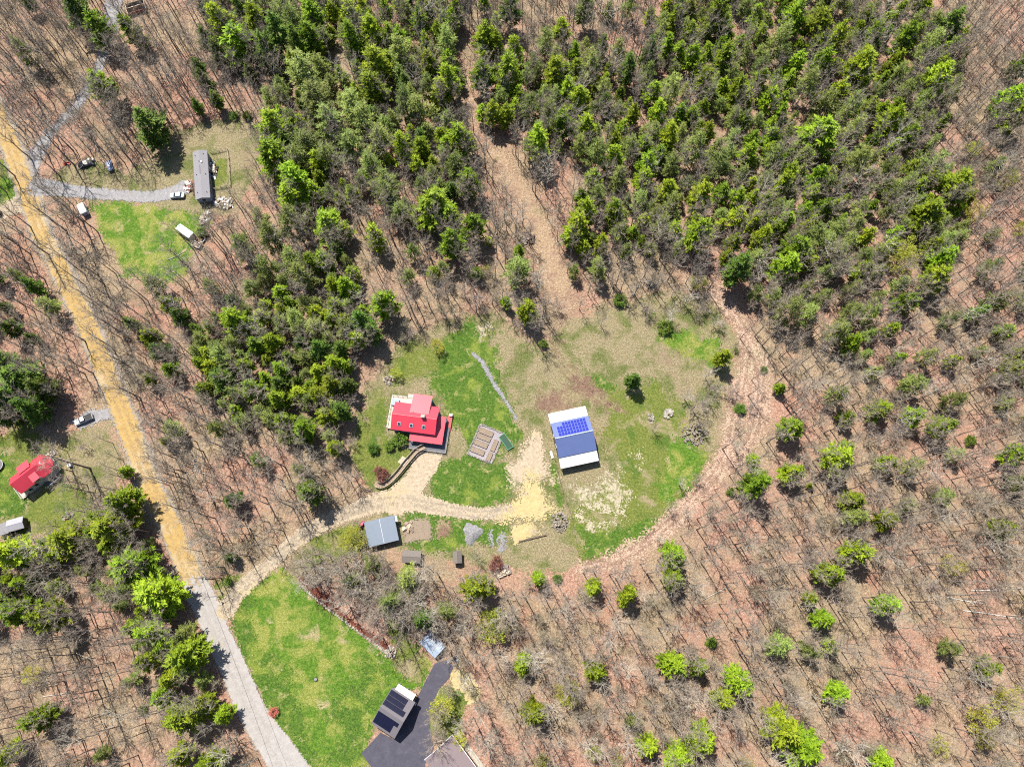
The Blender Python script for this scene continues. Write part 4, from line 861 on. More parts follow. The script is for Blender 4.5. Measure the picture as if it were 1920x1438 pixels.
# stone edging along the mulch bed
pts = smooth([at(*q) for q in P('562,1096 600,1128 650,1168 700,1204 728,1226')], 8)
t = thing('stone_edging', 'row of pale stones edging the lower lawn', 'stones', (pts[16][0], pts[16][1], 0))
L_ = 0; rg = random.Random(4); mb = None; shared = []
for k in range(5):
    s_ = MB(); s_.box((0, 0, .12), (.5, .42, .32), rg.uniform(0, 3), rg.uniform(-.2, .2)); shared.append(s_)
ms = []
for i, (a_, b_) in enumerate(zip(pts, pts[1:])):
    for f in (0, .33, .66):
        x = a_[0] + (b_[0] - a_[0]) * f - t.location.x + rg.uniform(-.2, .2); y = a_[1] + (b_[1] - a_[1]) * f - t.location.y + rg.uniform(-.2, .2)
        if len(ms) < 5: o = shared[len(ms)].build('stone', MAT['white_stone' if len(ms) % 2 else 'stone'], t, (x, y, 0)); ms.append(o.data)
        else: o = link('stone', ms[rg.randrange(5)], t, (x, y, 0), rg.uniform(0, 3))
# wire fences of the pasture
def post_fence(label, s, mat='dark_wood', step=3.0, hgt=1.0):
    pts = [Vector((*at(*q), 0)) for q in P(s)]; t = thing('pasture_fence', label, 'fence', pts[0]); O = pts[0].copy(); w = MB(); pm_ = None
    for a_, b_ in zip(pts, pts[1:]):
        L = (b_ - a_).length; n = max(1, int(L / step))
        for i in range(n + 1):
            q = a_.lerp(b_, i / n) - O
            if pm_ is None: o = MB().tube([(0, 0, -.1), (0, 0, hgt)], .06, 6).build('post', MAT[mat], t, q); pm_ = o.data
            else: link('post', pm_, t, q)
        for z in (.4, .75, 1.05): w.tube([tuple(a_ - O + Vector((0, 0, z))), tuple(b_ - O + Vector((0, 0, z)))], .012, 3)
    w.build('wire', MAT['dark_wood'], t)
post_fence('wire fence running down from the barn corner', '1040,862 1046,885 1056,925 1064,945 1072,970 1078,1005 1086,1042')
post_fence('wire fence along the upper left pasture edge', '1165,560 1110,575 1062,592 1030,640 1020,652 1040,668 1075,705 1110,735 1160,768')
post_fence('wire fence along the lower pasture edge', '1090,1048 1150,1035 1210,1008 1235,985 1290,918 1345,862')
# utility pole and cable
b0 = at(404, 1086); t = thing('utility_pole', 'utility pole at the driveway fork', 'utility pole', (b0[0], b0[1], 0))
MB().tube([(0, 0, -.3), (0, 0, 9.2)], [.17, .11], 8).build('pole', MAT['dark_wood'], t)
MB().box((0, 0, 8.7), (.12, 2.0, .14), D(20)).build('crossarm', MAT['dark_wood'], t)
MB().tube([(.25, 0, 7.2), (.25, 0, 8.1)], .2, 8).build('transformer', MAT['frame'], t)
for y in (-.8, .8): MB().tube([(-y * .34, y * .94, 8.77), (-y * .34, y * .94, 9.0)], .05, 6).build('insulator', MAT['white'], t)
e0 = Vector((b0[0], b0[1], 8.9)); e1 = Vector((*at(560, 1500), 8.9))
def cable(a_, b_, sag=1.2, n=14): return [tuple(a_.lerp(b_, i / n) - Vector((0, 0, sag * 4 * (i / n) * (1 - i / n)))) for i in range(n + 1)]
tag(MB().tube(cable(e0, e1), .03, 4).build('overhead_cable', MAT['wire']), 'thin black cable strung along the pale road', 'cable')
tag(MB().tube(cable(Vector((b0[0], b0[1], 8.9)), Vector((*at(650, 905), 8)), 1.0), .02, 4).build('overhead_cable', MAT['wire']), 'thin black cable from the pole towards the red house', 'cable')
p = at(417, 1128); t = thing('mailbox', 'white mailbox where the driveway meets the road', 'mailbox', p, D(60))
MB().box((0, 0, .5), (.1, .1, 1.0)).build('post', MAT['wood'], t); loft(MB(), [ring(-.3, .13, 1.0, 1.3, .04), ring(.3, .13, 1.0, 1.3, .04)]).build('box', MAT['white'], t)
p = at(133, 873); t = thing('electric_cabinet', 'small white cabinet beside a leaning trunk at left', 'cabinet', p, D(20))
MB().box((0, 0, .5), (.9, .7, 1.0)).build('housing', MAT['white'], t); MB().box((0, 0, 1.03), (1.0, .8, .06)).build('lid', MAT['frame'], t)
p = at(592, 1273); t = thing('fire_pit', 'tiny dark fire pit on the lower lawn', 'fire pit', p, 0)
MB().tube([(0, 0, 0), (0, 0, .3)], .55, 10).build('ring', MAT['dark'], t); MB().tube([(0, 0, .3), (0, 0, .33)], .4, 10).build('ash', MAT['greystone'], t)
p = at(-2, 398); t = thing('utility_box', 'brown box beside the lane at the left edge', 'box', at(1, 402), D(30))
MB().box((0, 0, .7), (1.4, 1.0, 1.2)).build('housing', MAT['dark_wood'], t); MB().box((0, 0, 1.33), (1.6, 1.2, .08)).build('lid', MAT['shed_roof'], t)
p = at(-3, 873); t = thing('trampoline', 'round grey trampoline at the left edge', 'trampoline', p)
MB().tube([(0, 0, .78), (0, 0, .82)], 1.7, 20).build('mat', MAT['garage_roof'], t)
b = MB(); b.tube([(1.75 * math.cos(6.2832 * i / 20), 1.75 * math.sin(6.2832 * i / 20), .8) for i in range(21)], .08, 5); b.build('rim', MAT['frame'], t)
for k in range(4): MB().tube([(1.7 * math.cos(k * 1.571), 1.7 * math.sin(k * 1.571), 0), (1.7 * math.cos(k * 1.571), 1.7 * math.sin(k * 1.571), .8)], .05, 5).build('leg', MAT['frame'], t)

# ------------------------------------------------------------------ tree meshes
def tris_to_mesh(name, a, b, c, mat):
    n = len(a); v = np.empty((n * 3, 3), np.float32); v[0::3] = a; v[1::3] = b; v[2::3] = c
    me = mesh_np(name, v, np.arange(n * 3).reshape(n, 3)); me.materials.append(mat); return me
def unit(v): return v / (np.linalg.norm(v, axis=1, keepdims=True) + 1e-9)
def sprays(rs, cen, dirs, ln, wd, k=3, spread=0.7, up=0.25):
    """k thin pointed triangles at every centre, fanned about the given direction"""
    n = len(cen); C_ = np.repeat(cen, k, 0); Dr = np.repeat(dirs, k, 0)
    Dr = unit(Dr + rs.normal(0, spread, Dr.shape) * np.array([1, 1, 0.7]) + np.array([0, 0, up]))
    S_ = unit(np.cross(Dr, rs.normal(0, 0.55, Dr.shape) + np.array([0, 0, 1.0])))
    # sprays lie mostly flat, facing the sky
    L = ln * rs.uniform(0.6, 1.3, (n * k, 1)); Wd = wd * rs.uniform(0.6, 1.3, (n * k, 1))
    base = C_ - Dr * L * 0.25
    return base - S_ * Wd / 2, base + S_ * Wd / 2, C_ + Dr * L * 0.75
def conifer(seed, mat, h=15.0, r=3.7, zb=0.18, power=0.75, bulge=0.55, dz=0.42, nb=5, rise=0.14, ln=0.62, wd=0.26, spread=0.55, gap=0.10, dens=1.0):
    """trunk mesh + crown mesh: boughs in uneven whorls, each carrying flat sprays"""
    rs = np.random.RandomState(seed); cen, dr = [], []
    z = h * zb; lob = rs.uniform(0, 6.28, 3)
    while z < h * 0.985:
        t = (z / h - zb) / (1 - zb)
        pr = (1 - t) ** power * min(1.0, bulge + 2.2 * t)
        for _ in range(nb if t < 0.85 else 3):
            if rs.rand() < gap: continue
            a = rs.uniform(0, 6.283); zz = z + rs.uniform(-0.25, 0.25)
            L = max(0.35, r * pr * (rs.uniform(0.62, 1.12) + 0.16 * math.sin(2 * a + lob[0]) + 0.10 * math.sin(3 * a + lob[1] + z)))
            d = np.array([math.cos(a), math.sin(a), 0.0]); side = np.array([-d[1], d[0], 0]); n = max(2, int(L / 0.30 * dens))
            for s in np.linspace(0.22 if t > 0.5 else 0.4, 1.0, n):
                w = 0.34 * L * (1.05 - s) + 0.10
                for _k in range(1 + int(w > 0.35) + int(w > 0.7)):
                    off = rs.uniform(-w, w)
                    p = d * L * s + side * off; p[2] = zz + rise * L * s * s + rs.uniform(-0.10, 0.12) - abs(off) * 0.10
                    cen.append(p); dr.append(d * 0.8 + side * off / (w + 0.01) * 0.7)
        z += dz * rs.uniform(0.7, 1.25)
    cen = np.array(cen); dr = unit(np.array(dr))
    a, b, c = sprays(rs, cen, dr, ln, wd, 3, spread, 0.22)
    crown = tris_to_mesh('crown', a, b, c, mat)
    tb = MB(); tb.tube([(0, 0, -0.3), (rs.uniform(-.1, .1), rs.uniform(-.1, .1), h * 0.5), (0, 0, h * 0.96)], [h * 0.014, h * 0.009, h * 0.002], 6)
    tm = bpy.data.meshes.new('trunk'); tm.from_pydata(tb.v, [], tb.f); tm.update(); tm.materials.append(MAT['bark'])
    return tm, crown
def broad(seed, mat, h=10.0, r=3.4, n=1500, ln=0.42, wd=0.22, zc=0.6, squash=0.55, tw=True):
    """round leafy crown of clumps (budding trees, bushes)"""
    rs = np.random.RandomState(seed); cl = []
    for _ in range(46):
        u = unit(rs.normal(0, 1, (1, 3)))[0]; q = rs.uniform(0.35, 1.0) ** 0.6
        cl.append(np.array([u[0] * r * q, u[1] * r * q, h * zc + u[2] * h * (1 - zc) * q * squash / 0.55]))
    cl = np.array(cl); i = rs.randint(0, len(cl), n)
    cen = cl[i] + rs.normal(0, r * 0.13, (n, 3)); cen[:, 2] = np.clip(cen[:, 2], 0.1, h * 1.05)
    dr = unit(cen - np.array([0, 0, h * zc * 0.7]))
    a, b, c = sprays(rs, cen, dr, ln, wd, 2, 0.9, 0.2)
    crown = tris_to_mesh('crown', a, b, c, mat)
    tb = MB(); tb.tube([(0, 0, -0.2), (0, 0, h * 0.7)], [h * 0.014, h * 0.006], 6)
    for k in range(9):
        q = cl[k]; tb.tube([(0, 0, h * 0.25), tuple(np.array([q[0] * .5, q[1] * .5, q[2] * .75])), tuple(q)], [h * .007, h * .004, h * .001], 4)
    tm = bpy.data.meshes.new('trunk'); tm.from_pydata(tb.v, [], tb.f); tm.update(); tm.materials.append(MAT['bark'])
    return tm, crown
def bare(seed, bark, twig, h=18.0, cr=2.8, zb=0.45, nl=12, el=(35, 62), tr=0.21, ntw=7, wtw=0.034, lean=0.4):
    """leafless tree: trunk mesh with its limbs' mother stem, crown mesh of limbs, branches and twigs"""
    rs = np.random.RandomState(seed); R_ = random.Random(seed)
    lx, ly = R_.uniform(-lean, lean), R_.uniform(-lean, lean)
    tp = [Vector((lx * t * t * 2 + R_.uniform(-.12, .12) * (t > 0), ly * t * t * 2 + R_.uniform(-.12, .12) * (t > 0), h * 0.97 * t)) for t in np.linspace(0, 1, 8)]
    tp[0].z = -0.3
    tb = MB(); tb.tube(tp, [tr * (1 - 0.88 * i / 7) for i in range(8)], 6)
    tm = bpy.data.meshes.new('trunk'); tm.from_pydata(tb.v, [], tb.f); tm.update(); tm.materials.append(MAT[bark])
    cb = MB(); tw_c, tw_d, tw_l = [], [], []
    def on_trunk(t):
        i = min(6, int(t * 7)); return tp[i].lerp(tp[i + 1], t * 7 - i)
    a0 = R_.uniform(0, 6.28)
    for k in range(nl):
        t = zb + (0.96 - zb) * (k + R_.random() * .7) / nl; p0 = on_trunk(t); a = a0 + k * 2.4 + R_.uniform(-.5, .5)
        e = math.radians(R_.uniform(*el)); f = (t - zb) / (1 - zb); L = cr * (0.55 + 0.9 * f * (1 - f) * 2.2 if f > 0.1 else .7) * R_.uniform(.75, 1.2)
        d = Vector((math.cos(a) * math.cos(e), math.sin(a) * math.cos(e), math.sin(e))); L = L / max(.45, math.cos(e)); L = min(L, (h * 1.02 - p0.z) / max(.2, d.z))
        r0 = tr * (1 - .88 * t) * .72 + .016; pts = [p0]; q = p0.copy(); dd = d.copy()
        for s in range(4):
            dd = (dd + Vector((R_.uniform(-.22, .22), R_.uniform(-.22, .22), R_.uniform(-.02, .22)))).normalized(); q = q + dd * L / 4; pts.append(q.copy())
        cb.tube(pts, [r0 * (1 - .8 * i / 4) for i in range(5)], 4, False)
        for m in range(5):
            u = .3 + .7 * (m + R_.random()) / 5; i = min(3, int(u * 4)); b0 = pts[i].lerp(pts[i + 1], u * 4 - i)
            bd = ((pts[i + 1] - pts[i]).normalized() + Vector((R_.uniform(-.9, .9), R_.uniform(-.9, .9), R_.uniform(-.1, .7)))).normalized(); bl = L * R_.uniform(.28, .5)
            b1 = b0 + bd * bl * .55; b2 = b1 + (bd + Vector((R_.uniform(-.4, .4), R_.uniform(-.4, .4), .15))).normalized() * bl * .45
            cb.tube([b0, b1, b2], [r0 * .42 + .006, r0 * .28 + .005, .006], 3, False)
            for w in range(ntw):
                g = R_.uniform(.25, 1); s0 = b0.lerp(b1, g / .55) if g < .55 else b1.lerp(b2, (g - .55) / .45)
                tw_c.append(tuple(s0)); tw_d.append(tuple(bd + Vector((R_.gauss(0, .7), R_.gauss(0, .7), R_.gauss(.25, .5))))); tw_l.append(R_.uniform(.5, 1.25))
    c_ = np.array(tw_c); d_ = unit(np.array(tw_d)); l_ = np.array(tw_l)[:, None]
    s_ = unit(np.cross(d_, rs.normal(0, 1, d_.shape))); s2 = unit(d_ + rs.normal(0, .45, d_.shape))
    # each twig: a main sliver and a side sliver
    A = np.concatenate([c_ - s_ * wtw / 2, c_ + d_ * l_ * .4 - s_ * wtw * .35]); B = np.concatenate([c_ + s_ * wtw / 2, c_ + d_ * l_ * .4 + s_ * wtw * .35]); C_ = np.concatenate([c_ + d_ * l_, c_ + d_ * l_ * .4 + s2 * l_ * .6])
    v0 = np.array(cb.v, np.float32); n0 = len(v0); v = np.empty((len(A) * 3, 3), np.float32); v[0::3] = A; v[1::3] = B; v[2::3] = C_
    me = bpy.data.meshes.new('crown'); fs = cb.f + [(n0 + 3 * i, n0 + 3 * i + 1, n0 + 3 * i + 2) for i in range(len(A))]
    me.from_pydata(np.concatenate([v0, v]).tolist(), [], fs); me.update(); me.materials.append(MAT[twig]); return tm, me

KINDS = {
 'P': [conifer(10 + i, MAT['pine'], r=4.3, power=[.55, .62, .5, .7, .58][i], bulge=[.65, .55, .8, .5, .7][i], dz=.40, gap=.10 + .03 * i, ln=.72, wd=.36) for i in range(5)],
 'D': [conifer(30 + i, MAT['deep'], r=4.2, power=[.7, .8, .62][i], bulge=.55, dz=.38, rise=.04, ln=.66, wd=.30, dens=1.05) for i in range(3)],
 'G': [conifer(50 + i, MAT['sage'], r=4.4, power=[.5, .58, .46, .54][i], bulge=.6, dz=.52, nb=5, rise=.06, ln=.66, wd=.21, spread=.8, gap=.15, dens=1.0) for i in range(4)],
 'Y': [broad(70 + i, MAT['bud'], n=1300, ln=.40, wd=.16) for i in range(3)],
 'B': [broad(80 + i, MAT['deep'], h=3.0, r=2.0, n=1500, ln=.34, wd=.17, zc=.5, squash=.55) for i in range(2)],
 'R': [broad(90, MAT['redleaf'], h=3.0, r=2.0, n=1300, ln=.34, wd=.12, zc=.5)],
 'K': [broad(91, MAT['pinkleaf'], h=3.0, r=2.0, n=1100, ln=.30, wd=.12, zc=.6)],
}
BARE = [bare(101, 'bark', 'twig', 19, 2.8, .42), bare(102, 'bark', 'twig', 17, 2.4, .5, 11), bare(103, 'bark', 'twig', 21, 3.1, .45, 13), bare(104, 'bark', 'twig', 15, 2.6, .35, 12),
        bare(105, 'bark', 'twig', 18, 2.2, .55, 10), bare(106, 'pale_bark', 'pale_twig', 17, 3.2, .35, 14, (25, 55), .18), bare(107, 'pale_bark', 'twig', 19, 2.7, .45)]
SPREAD = [bare(121, 'pale_bark', 'pale_twig', 14, 5.2, .2, 20, (12, 60), .26, 11, .036), bare(122, 'pale_bark', 'twig', 15, 4.8, .25, 20, (15, 62), .25, 11, .036), bare(123, 'bark', 'twig', 13, 4.6, .18, 20, (10, 58), .22, 11, .036)]
NOM = {'P': (15, 3.7), 'D': (15, 3.7), 'G': (15, 3.7), 'Y': (10, 3.4), 'B': (3, 2), 'R': (3, 2), 'K': (3, 2)}

# ------------------------------------------------------------------ where the trees stand (photo pixels: x, y, crown radius)
TREES = {
 'P': '187,53,20 243,57,18 263,73,14 415,43,24 447,80,28 480,37,20 587,30,25 583,77,22 192,163,25 513,240,28 513,293,30 553,337,28 547,370,25 597,307,18 617,423,28 '
      '660,33,20 697,63,22 660,77,22 730,70,18 787,43,20 803,23,12 750,77,18 853,20,16 847,40,15 907,7,12 930,43,12 910,73,24 930,87,18 1053,57,15 1143,20,10 1217,33,12 1273,17,15 1077,100,13 707,123,26 803,120,17 840,153,20 827,173,20 700,170,25 '
      '903,143,22 953,137,25 1040,140,22 1063,170,20 1083,193,22 1187,213,14 923,213,18 903,213,12 950,217,15 1053,233,20 1097,240,18 1007,267,26 753,277,20 790,283,18 860,263,24 837,273,15 813,313,16 783,313,16 880,343,20 677,340,14 813,390,34 843,407,22 887,427,22 917,453,8 847,457,24 703,443,18 647,433,14 973,470,12 '
      '1150,297,18 1213,310,20 1207,337,18 1250,360,20 1253,257,20 1233,213,20 1273,213,15 1167,243,14 1150,397,20 1097,397,22 1083,427,22 1127,457,16 1070,443,18 1203,453,10 '
      '1290,20,16 1343,30,22 1357,50,14 1293,67,18 1320,67,14 1360,63,16 1297,107,17 1323,103,16 1357,110,20 1320,150,18 1380,173,20 1423,153,18 1443,187,17 1463,213,14 1427,67,14 1490,33,24 1533,50,26 1567,73,20 1543,117,18 1613,127,32 1493,120,16 1693,77,20 1753,153,26 1910,127,15 1887,193,24 1903,217,22 1670,227,20 1537,253,32 1700,257,18 1737,343,18 1790,350,26 1867,313,14 1737,403,30 '
      '1313,370,26 1353,363,16 1383,370,16 1383,407,16 1430,413,16 1427,447,20 1470,417,18 1307,440,28 1563,390,14 1493,470,28 '
      '317,570,15 283,633,18 280,710,12 320,693,14 443,603,24 513,643,18 593,587,16 627,540,18 630,573,16 377,680,14 460,687,16 477,730,20 527,693,16 563,737,16 597,740,18 627,683,18 620,720,18 523,747,18 533,790,18 570,807,22 627,840,16 310,827,10 236,884,12 233,940,26 650,540,20 660,513,14 720,570,26 670,637,16 812,510,10 990,583,18 950,567,10 893,512,10 647,687,14 '
      '1473,500,24 1753,523,24 1767,487,20 1597,643,18 1355,670,16 1463,727,10 1913,667,20 1893,693,18 1713,780,18 1767,800,22 1588,783,14 1483,803,22 1570,860,24 1587,840,14 1487,887,20 1413,863,11 1417,907,24 1663,867,18 1907,850,22 1520,910,6 '
      '27,1038,32 130,1011,34 213,988,36 250,1058,36 293,1111,36 103,1101,14 90,1155,30 30,1145,26 7,1125,18 280,1188,24 350,1228,34 277,1238,20 320,1271,18 340,1345,28 372,1330,24 420,1340,18 70,1348,22 337,1415,22 13,1415,20 397,1428,24 '
      '893,1101,24 1010,1085,14 1113,1101,16 1175,1115,18 1263,1041,22 1263,1085,20 980,1245,18 1000,1335,22 1117,1258,20 1263,1245,26 1213,1398,20 1270,1418,22 1663,975,18 1607,1035,22 1557,1075,22 1520,1121,14 1543,1161,20 1557,1211,14 1663,1135,20 1570,1298,20 1853,1251,18 1387,1278,24 1357,1311,18 1310,1251,16 1317,1385,24 1287,1415,18 1467,1365,30 1507,1401,30 1653,1425,18 1880,991,18 1600,937,18',
 'D': '280,237,33 52,5,12 147,20,25 407,97,16 373,130,15 383,150,15 405,187,13 370,200,12 957,17,20 1097,17,18 1217,100,20 1177,130,20 1133,197,16 1780,50,26 63,537,16 247,607,14 337,593,16 297,657,16 417,713,24 580,923,24 437,937,16 13,680,30 37,713,38 20,747,30 78,728,22 58,765,24 5,775,24 677,603,22 697,623,18 650,723,16 1187,713,15 1383,503,26 1577,500,16 793,1158,22 433,1045,10 1833,587,16 520,60,25 450,20,18 500,95,22 555,80,20 640,655,18 600,655,20 640,770,18',
 'G': '47,97,20 533,20,25 550,45,22 560,300,20 487,407,15 567,133,32 593,187,32 617,227,30 577,273,26 617,300,25 547,417,28 453,460,20 507,443,25 1023,77,18 1180,10,16 800,163,18 1107,123,20 783,207,22 760,193,22 853,310,20 723,343,24 750,400,20 1120,290,22 1257,173,22 1117,370,20 1200,377,18 1257,383,18 1163,433,18 1240,423,18 660,200,28 680,227,28 713,263,25 660,273,25 693,310,22 750,100,25 837,80,22 993,200,20 790,350,16 727,367,22 1180,277,18 1257,310,18 1160,333,18 '
      '1460,80,22 1593,80,16 1740,90,22 1597,247,22 1607,303,22 1730,233,18 1747,313,22 1527,440,20 1567,433,20 1587,457,18 1453,293,20 1300,277,24 1347,307,22 1547,200,24 1513,163,22 1597,200,20 1800,427,14 1773,450,16 90,573,16 377,637,16 567,517,26 553,597,20 593,617,20 417,667,22 453,790,16 410,803,18 323,803,16 533,817,14 483,863,14 560,880,14 500,500,20 547,487,22 650,613,20 765,517,14 830,503,14 970,507,24 1077,507,12 1120,503,18 1417,550,14 1597,543,16 1480,580,24 1513,590,20 1570,623,22 1640,697,14 1867,567,20 1570,740,18 1713,720,20 1710,873,18 1790,750,18 1703,947,14 1770,930,16 203,1115,16 247,1275,15 763,1085,22 733,1125,26 837,1145,20 1187,1351,14 1603,968,20 1460,1208,22 1520,1220,18 1783,1215,16 1733,1311,12 697,1060,20 660,1085,18',
 'Y': '1887,337,18 1697,467,20 1913,430,12 1827,280,14 1830,397,18 1693,490,24 60,1265,16 923,1175,28 1063,1298,22 1013,1425,14 1157,1425,12 660,1012,22 826,1328,21 1840,1351,26 1847,1388,16 1760,1398,16 1890,1311,24 1400,1431,12 910,505,8 1113,1411,14 1310,530,14 820,650,12 742,700,10 860,1390,14',
 'B': '437,217,8 462,217,8 377,437,10 1163,563,11 1247,613,13 750,823,14 700,840,10 427,1091,7 1387,767,10 1433,693,6 1370,923,8 1018,645,8 730,835,9 1333,1205,10 1820,827,10 1045,1085,8 267,1331,8 1280,1045,6',
 'R': '713,887,14 930,1055,13',
 'K': '513,1335,9',
}
NAMES = {'P': ('pine_tree', 'bright green pine', 'tree'), 'D': ('spruce_tree', 'dark green spruce', 'tree'), 'G': ('hemlock_tree', 'grey-green hemlock', 'tree'),
         'Y': ('budding_tree', 'yellow-green budding tree', 'tree'), 'B': ('evergreen_bush', 'low green bush', 'bush'), 'R': ('red_bush', 'rusty red bush', 'bush'), 'K': ('blossom_bush', 'pink blossoming bush', 'bush')}
ANCH = [(70, 60, 'in the top left corner woods'), (190, 110, 'beside the grey lane at upper left'), (300, 190, 'above the mobile home yard'), (430, 60, 'in the grove above the mobile home'), (390, 160, 'just above the mobile home'),
 (520, 280, 'right of the mobile home pen'), (570, 60, 'in the top woods above the pen'), (600, 180, 'in dense woods right of the pen'), (620, 330, 'in dense woods far right of the pen'), (700, 60, 'at the top edge left of the trail'),
 (700, 170, 'in dense woods left of the trail start'), (800, 40, 'at the top edge near the trail start'), (810, 150, 'just left of the trail start'), (740, 280, 'in mid woods left of the trail'), (850, 290, 'along the left side of the trail'),
 (690, 420, 'in thin woods left of the trail bend'), (850, 430, 'just left of the trail bend'), (940, 60, 'at the top edge right of the trail start'), (930, 170, 'just right of the trail start'), (1050, 80, 'at the top edge above mid trail'),
 (1070, 190, 'in woods right of the upper trail'), (1000, 270, 'at the trail narrows'), (1180, 60, 'at the top centre-right edge'), (1180, 220, 'in woods well right of the trail'), (1110, 400, 'right of the trail bend'),
 (1200, 330, 'in mid woods above the pasture'), (1180, 450, 'just above the pasture brush'), (1310, 50, 'at the top edge above the pasture'), (1330, 140, 'in upper woods above the pasture'), (1440, 90, 'in upper right-centre woods'),
 (1440, 200, 'in right-centre woods'), (1300, 280, 'in dense woods above the track head'), (1330, 400, 'just above the track head'), (1450, 310, 'in woods upper right of the track head'), (1440, 440, 'right of the track head'),
 (1550, 70, 'at the top edge, right part'), (1560, 190, 'in dense woods at upper right'), (1560, 280, 'in mid upper right woods'), (1560, 430, 'in woods right of the track head'), (1700, 80, 'near the top right slope'), (1780, 130, 'on the top right slope'),
 (1700, 250, 'in the upper right woods'), (1760, 350, 'in woods near the right edge, upper'), (1890, 180, 'at the right edge near the top'), (1880, 330, 'at the right edge, upper half'), (1720, 480, 'in right woods at mid height'), (1890, 430, 'at the right edge, mid height'),
 (60, 560, 'in woods left of the ochre road'), (280, 620, 'right of the ochre road at mid height'), (320, 710, 'right of the road above the pickup'), (400, 650, 'in the grove left of red house'), (440, 740, 'low in the grove left of red house'), (480, 470, 'below the white debris pile'),
 (560, 520, 'at the top of the grove above red house'), (540, 640, 'in the middle grove above red house'), (640, 560, 'at the grove edge above red house'), (560, 740, 'in the lower grove near red house'), (650, 700, 'at the grove edge left of red house'), (560, 820, 'in woods above the driveway'), (430, 850, 'in woods between road and driveway'), (430, 940, 'near the road above the driveway'), (610, 900, 'just above the driveway'),
 (740, 540, 'at the wood edge above red house lawn'), (830, 510, 'in thin woods above the gravel path'), (970, 540, 'where the trail meets the clearing'), (1100, 510, 'at the top rim of the pasture'), (1240, 600, 'inside the upper pasture'), (1190, 720, 'in mid pasture right of the barn'), (1360, 670, 'inside the curve of the track'), (1390, 510, 'at the head of the track'),
 (1480, 530, 'just right of the track head'), (1530, 620, 'in woods right of the upper track'), (1640, 620, 'in right woods beside mid track'), (1470, 740, 'along the right side of the track'), (1590, 780, 'in right woods level with the barn'), (1750, 520, 'in right woods level with track head'), (1850, 590, 'toward the right edge, mid upper'), (1720, 760, 'far right of the barn'), (1890, 690, 'at the right edge level with barn'),
 (1430, 890, 'beside the lower track'), (1560, 880, 'right of the lower track'), (1690, 890, 'in right woods below barn level'), (1900, 870, 'at the right edge below barn level'), (1620, 990, 'in lower right woods, upper part'), (1540, 1120, 'in lower right woods, left part'), (1680, 1120, 'in lower right woods, middle'), (1870, 1010, 'at the right edge, lower half'),
 (40, 710, 'above the red house at left edge'), (230, 890, 'along the road right of left house'), (60, 1040, 'below the carport at left'), (190, 1000, 'left of the ochre road, lower'), (270, 1100, 'left of the road end of ochre'), (60, 1140, 'at the left edge, lower'), (200, 1130, 'inside lower left woods'), (310, 1230, 'left of the pale road'), (370, 1350, 'left of the pale road near bottom'), (60, 1350, 'in the bottom left corner'), (360, 1430, 'at the bottom edge left of road'), (240, 1280, 'in lower left leaf litter'),
 (440, 1060, 'at the driveway fork'), (690, 1080, 'in thicket below the sheds'), (780, 1140, 'in thicket above the asphalt driveway'), (900, 1110, 'below the tiny shed'), (1030, 1090, 'below the timber wall'), (1150, 1110, 'below the pasture'), (1260, 1060, 'below the track end'), (930, 1180, 'right of the asphalt driveway top'), (1010, 1270, 'in woods right of the asphalt driveway'), (840, 1330, 'beside the asphalt driveway bend'), (1100, 1270, 'in lower centre woods'), (1100, 1410, 'at the bottom centre edge'),
 (1270, 1250, 'in lower woods under the track end'), (1240, 1400, 'at the bottom edge right of centre'), (1370, 1300, 'in bottom woods right of centre'), (1480, 1210, 'in bottom right woods, left part'), (1490, 1390, 'at the bottom edge, right part'), (1580, 1290, 'in bottom right woods, middle'), (1760, 1220, 'toward the bottom right'), (1660, 1420, 'at the bottom edge, far right part'), (1860, 1300, 'near the bottom right corner'), (1780, 1400, 'at the bottom right edge'),
 (720, 870, 'beside the wooden ramp'), (740, 830, 'at the red house corner'), (520, 1340, 'on the lower lawn by the road'), (740, 680, 'above the hot tub'), (830, 650, 'in the grass above red house')]
ORD = ['first', 'second', 'third', 'fourth', 'fifth', 'sixth', 'seventh', 'eighth', 'ninth', 'tenth', 'eleventh', 'twelfth', 'thirteenth', 'fourteenth', 'fifteenth', 'sixteenth', 'seventeenth', 'eighteenth', 'nineteenth', 'twentieth', 'twenty-first', 'twenty-second', 'twenty-third', 'twenty-fourth', 'twenty-fifth', 'twenty-sixth', 'twenty-seventh', 'twenty-eighth', 'twenty-ninth', 'thirtieth']
def anchor(px, py): return min(range(len(ANCH)), key=lambda i: (ANCH[i][0] - px) ** 2 + (ANCH[i][1] - py) ** 2)

rnd = random.Random(77); placed = []        # (kind, x, y, h, r, px, py)
for k, s in TREES.items():
    for px, py, r in P(s):
        rm = r * 1.08 / F_PX * CAM_H / (math.cos(TILT) - (719 - py) / F_PX * math.sin(TILT))
        hh = {'P': min(18, max(3.0, 4.1 * rm)), 'D': min(19, max(3.5, 4.3 * rm)), 'G': min(18, max(4, 4.2 * rm)), 'Y': min(11, max(2.5, 2.6 * rm))}.get(k, 1.5 * rm) * rnd.uniform(.92, 1.1)
        x, y = at(px, py, hh * .52); placed.append((k, x, y, hh, rm, px, py))

